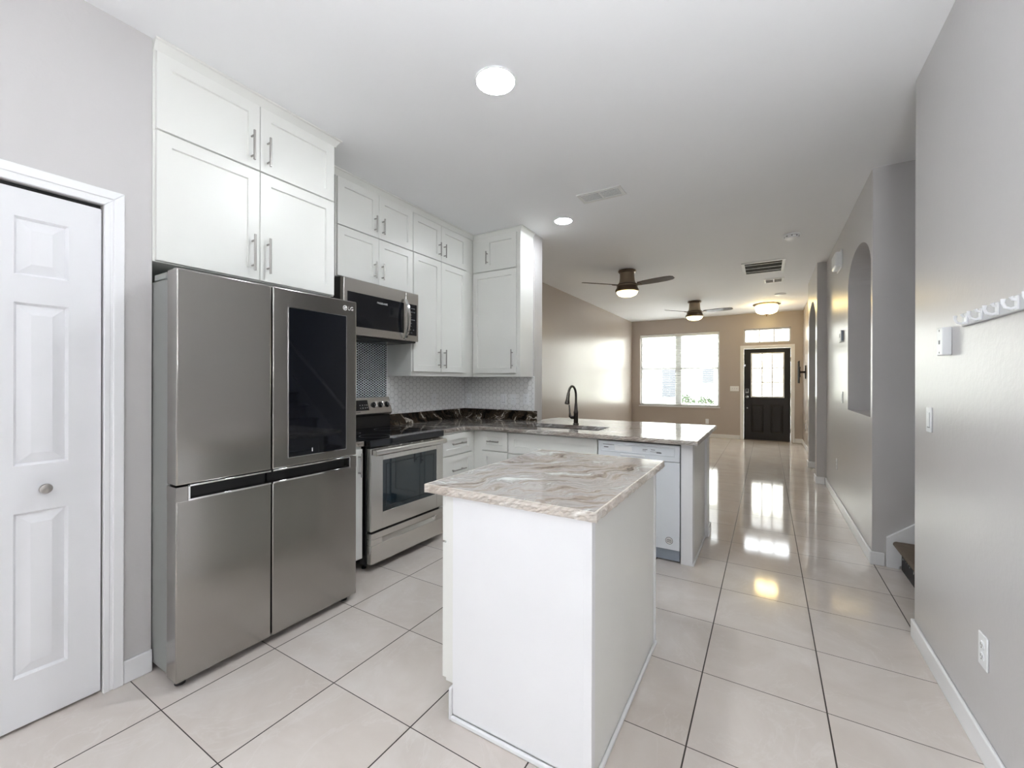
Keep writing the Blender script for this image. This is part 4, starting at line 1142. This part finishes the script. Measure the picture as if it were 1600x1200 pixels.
# ------------------------------------------------------------------ window blind
bl = thing('window_blind', 'open white slatted blind hanging in the big front window', 'window blind', (-1.865, YB + .04, WZ0))
MB().box(WX0 + .012, WX1 - .012, YB + .004, YB + .068, 2.415, 2.478).build('valance', 'blind', bl, bevel=.004)
mb = MB(); n = 38; y = YB + .038
for k in range(n):
    z = 2.405 - (2.405 - .775) * k / (n - 1); a = math.radians(4); dy, dz = .024 * math.cos(a), .024 * math.sin(a)
    mb.add([(x, y + s * dy, z - s * dz + q) for x in (WX0 + .02, WX1 - .02) for s in (-1, 1) for q in (-.0013, .0013)], [(0, 1, 3, 2), (4, 6, 7, 5), (0, 4, 5, 1), (2, 3, 7, 6), (0, 2, 6, 4), (1, 5, 7, 3)])
mb.build('slats', 'blind', bl, smooth=False)
MB().box(WX0 + .02, WX1 - .02, y - .026, y + .026, .735, .755).build('bottom_rail', 'blind', bl, bevel=.003)
for x in (-2.62, -2.06, -1.67, -1.11): MB().cyl((x, y - .027, .745), (x, y - .027, 2.42), .0012, 6).build('cord', 'blind', bl)
MB().cyl((WX1 - .12, y - .034, 1.70), (WX1 - .12, y - .034, 2.42), .004, 8).build('tilt_wand', 'blind', bl)

# ------------------------------------------------------------------ stairs
ss = thing('staircase', 'carpeted staircase rising behind the grey wall, black riser with pale print on its first step', 'staircase', (.80, 3.42, 0))
n = 10
def m_riser():
    q = NT('black_printed_riser'); p = q.pos()
    v = q.new('ShaderNodeTexVoronoi', {'Vector': p, 'Scale': 34.0}).outputs['Distance']
    x, yy, z = q.sep(p)
    m = q.ma('MULTIPLY', q.ma('LESS_THAN', v, .30), q.ma('MULTIPLY', q.ma('GREATER_THAN', z, .075), q.ma('GREATER_THAN', q.noise(p, 60, 2), .5)))
    return q.fin(Base_Color=q.mix(m, (.012, .012, .013), srgb(205, 205, 205)), Roughness=.6)


M['riser'] = m_riser()
for k in range(n):
    x = .80 + .255 * k; z0, z1 = .19 * k, .19 * (k + 1)
    MB().box(x, x + .02, 2.912, 3.906, z0, z1 - .035).build('riser', 'riser' if k == 0 else 'carpet', ss)
    mb = MB(); q = [(x - .028 - .018 * math.sin(PI * j / 8), z1 - .035 + .035 * (1 - math.cos(PI * j / 8)) / 2) for j in range(9)]
    mb.prism(q + [(x + .262, z1), (x + .262, z1 - .034)], lambda a, b, t: (a, t, b), 2.912, 3.906)
    mb.build('tread', 'carpet', ss)
sk_ = MB(); sk_.prism([(.722, 0), (.79, 0), (.79, .02), (3.5, 2.04), (3.5, 2.40), (.722, .20 + .01)], lambda a, b, t: (a, t, b), 3.908, 3.9285)
sk_.build('skirt_board', 'trim', ss, bevel=.002)
hd = thing('stair_handrail', 'white handrail end poking out past the grey wall above the stairs', 'handrail', (.87, 3.88, .9))
mb = MB(); mb.tube([(.862, 3.86, .905), (.885, 3.86, .923), (3.4, 3.86, .923 + 2.515 * .745)], [.004, .022, .022], 12); mb.build('rail', 'trim', hd)
for x in (1.1, 2.2, 3.2): MB().tube([(x, 3.93, .923 + (x - .885) * .745 - .05), (x, 3.875, .923 + (x - .885) * .745 - .05), (x, 3.86, .923 + (x - .885) * .745 - .01)], .007, 8).build('bracket', 'nickel', hd)

# ------------------------------------------------------------------ outside
struct(MB().box(-40, 40, YB + .16, 70, -.25, -.13).build('floor_outside', 'asphalt', smooth=False))
lw = tag(MB().box(-30, 30, 22.0, 24.4, -.128, -.06).build('lawn', 'lawn', smooth=False), 'strip of lawn in front of the house across the street', 'lawn')
nh = thing('neighbor_house', 'pale house across the street with dark windows', 'house', (-4, 27, -.13))
MB().box(-14, 8, 25, 31, -.13, 5.6).build('facade', 'siding', nh, smooth=False)
MB().prism([(24.4, 5.5), (31.6, 5.5), (28, 8.0)], lambda a, b, t: (t, a, b), -14.5, 8.5).build('roof', 'roof', nh, smooth=False)
for x0, x1, z0, z1 in ((-5.1, -4.05, .45, 2.1), (-3.0, -2.45, 1.25, 2.0), (-9.5, -8.0, .8, 2.2), (1.5, 3.0, .8, 2.2)):
    f = MB().box(x0 - .09, x1 + .09, 24.93, 24.995, z0 - .09, z1 + .09).build('window_frame', 'trim', nh, smooth=False)
    MB().box(x0, x1, 24.92, 24.9295, z0, z1).build('pane', 'outdoor_glass', f, smooth=False)


def shrub(x, y, r, label):
    mb = MB()
    for k in range(150):
        a, b = random.uniform(0, 2 * PI), random.uniform(-.2, 1); q = r * (random.uniform(.55, 1))
        c = Vector((x + q * math.cos(a) * math.sqrt(max(0, 1 - b * b)), y + q * math.sin(a) * math.sqrt(max(0, 1 - b * b)), .1 + r * .35 + q * b * .75))
        e1 = Vector((random.gauss(0, 1), random.gauss(0, 1), random.gauss(0, 1))).normalized(); e2 = e1.cross(Vector((random.gauss(0, 1), random.gauss(0, 1), random.gauss(0, 1)))).normalized()
        s = r * .16
        mb.add([c - e1 * s, c + e2 * s * .6, c + e1 * s, c - e2 * s * .6], [(0, 1, 2, 3)])
    t = thing('shrub', label, 'shrub', (x, y, -.06), 'shrubs across the street')
    mb.build('foliage', 'shrub', t, smooth=False)
    MB().cyl((x, y, -.06), (x, y, .3), .03, 8).build('stem', 'bronze', t)


shrub(-6.3, 23.6, .45, 'low shrub across the street seen low in the corner of the big window')
shrub(-3.6, 23.6, .5, 'low shrub across the street beside the dark window')
shrub(-2.7, 23.7, .42, 'low shrub across the street nearer the front door side of the big window')
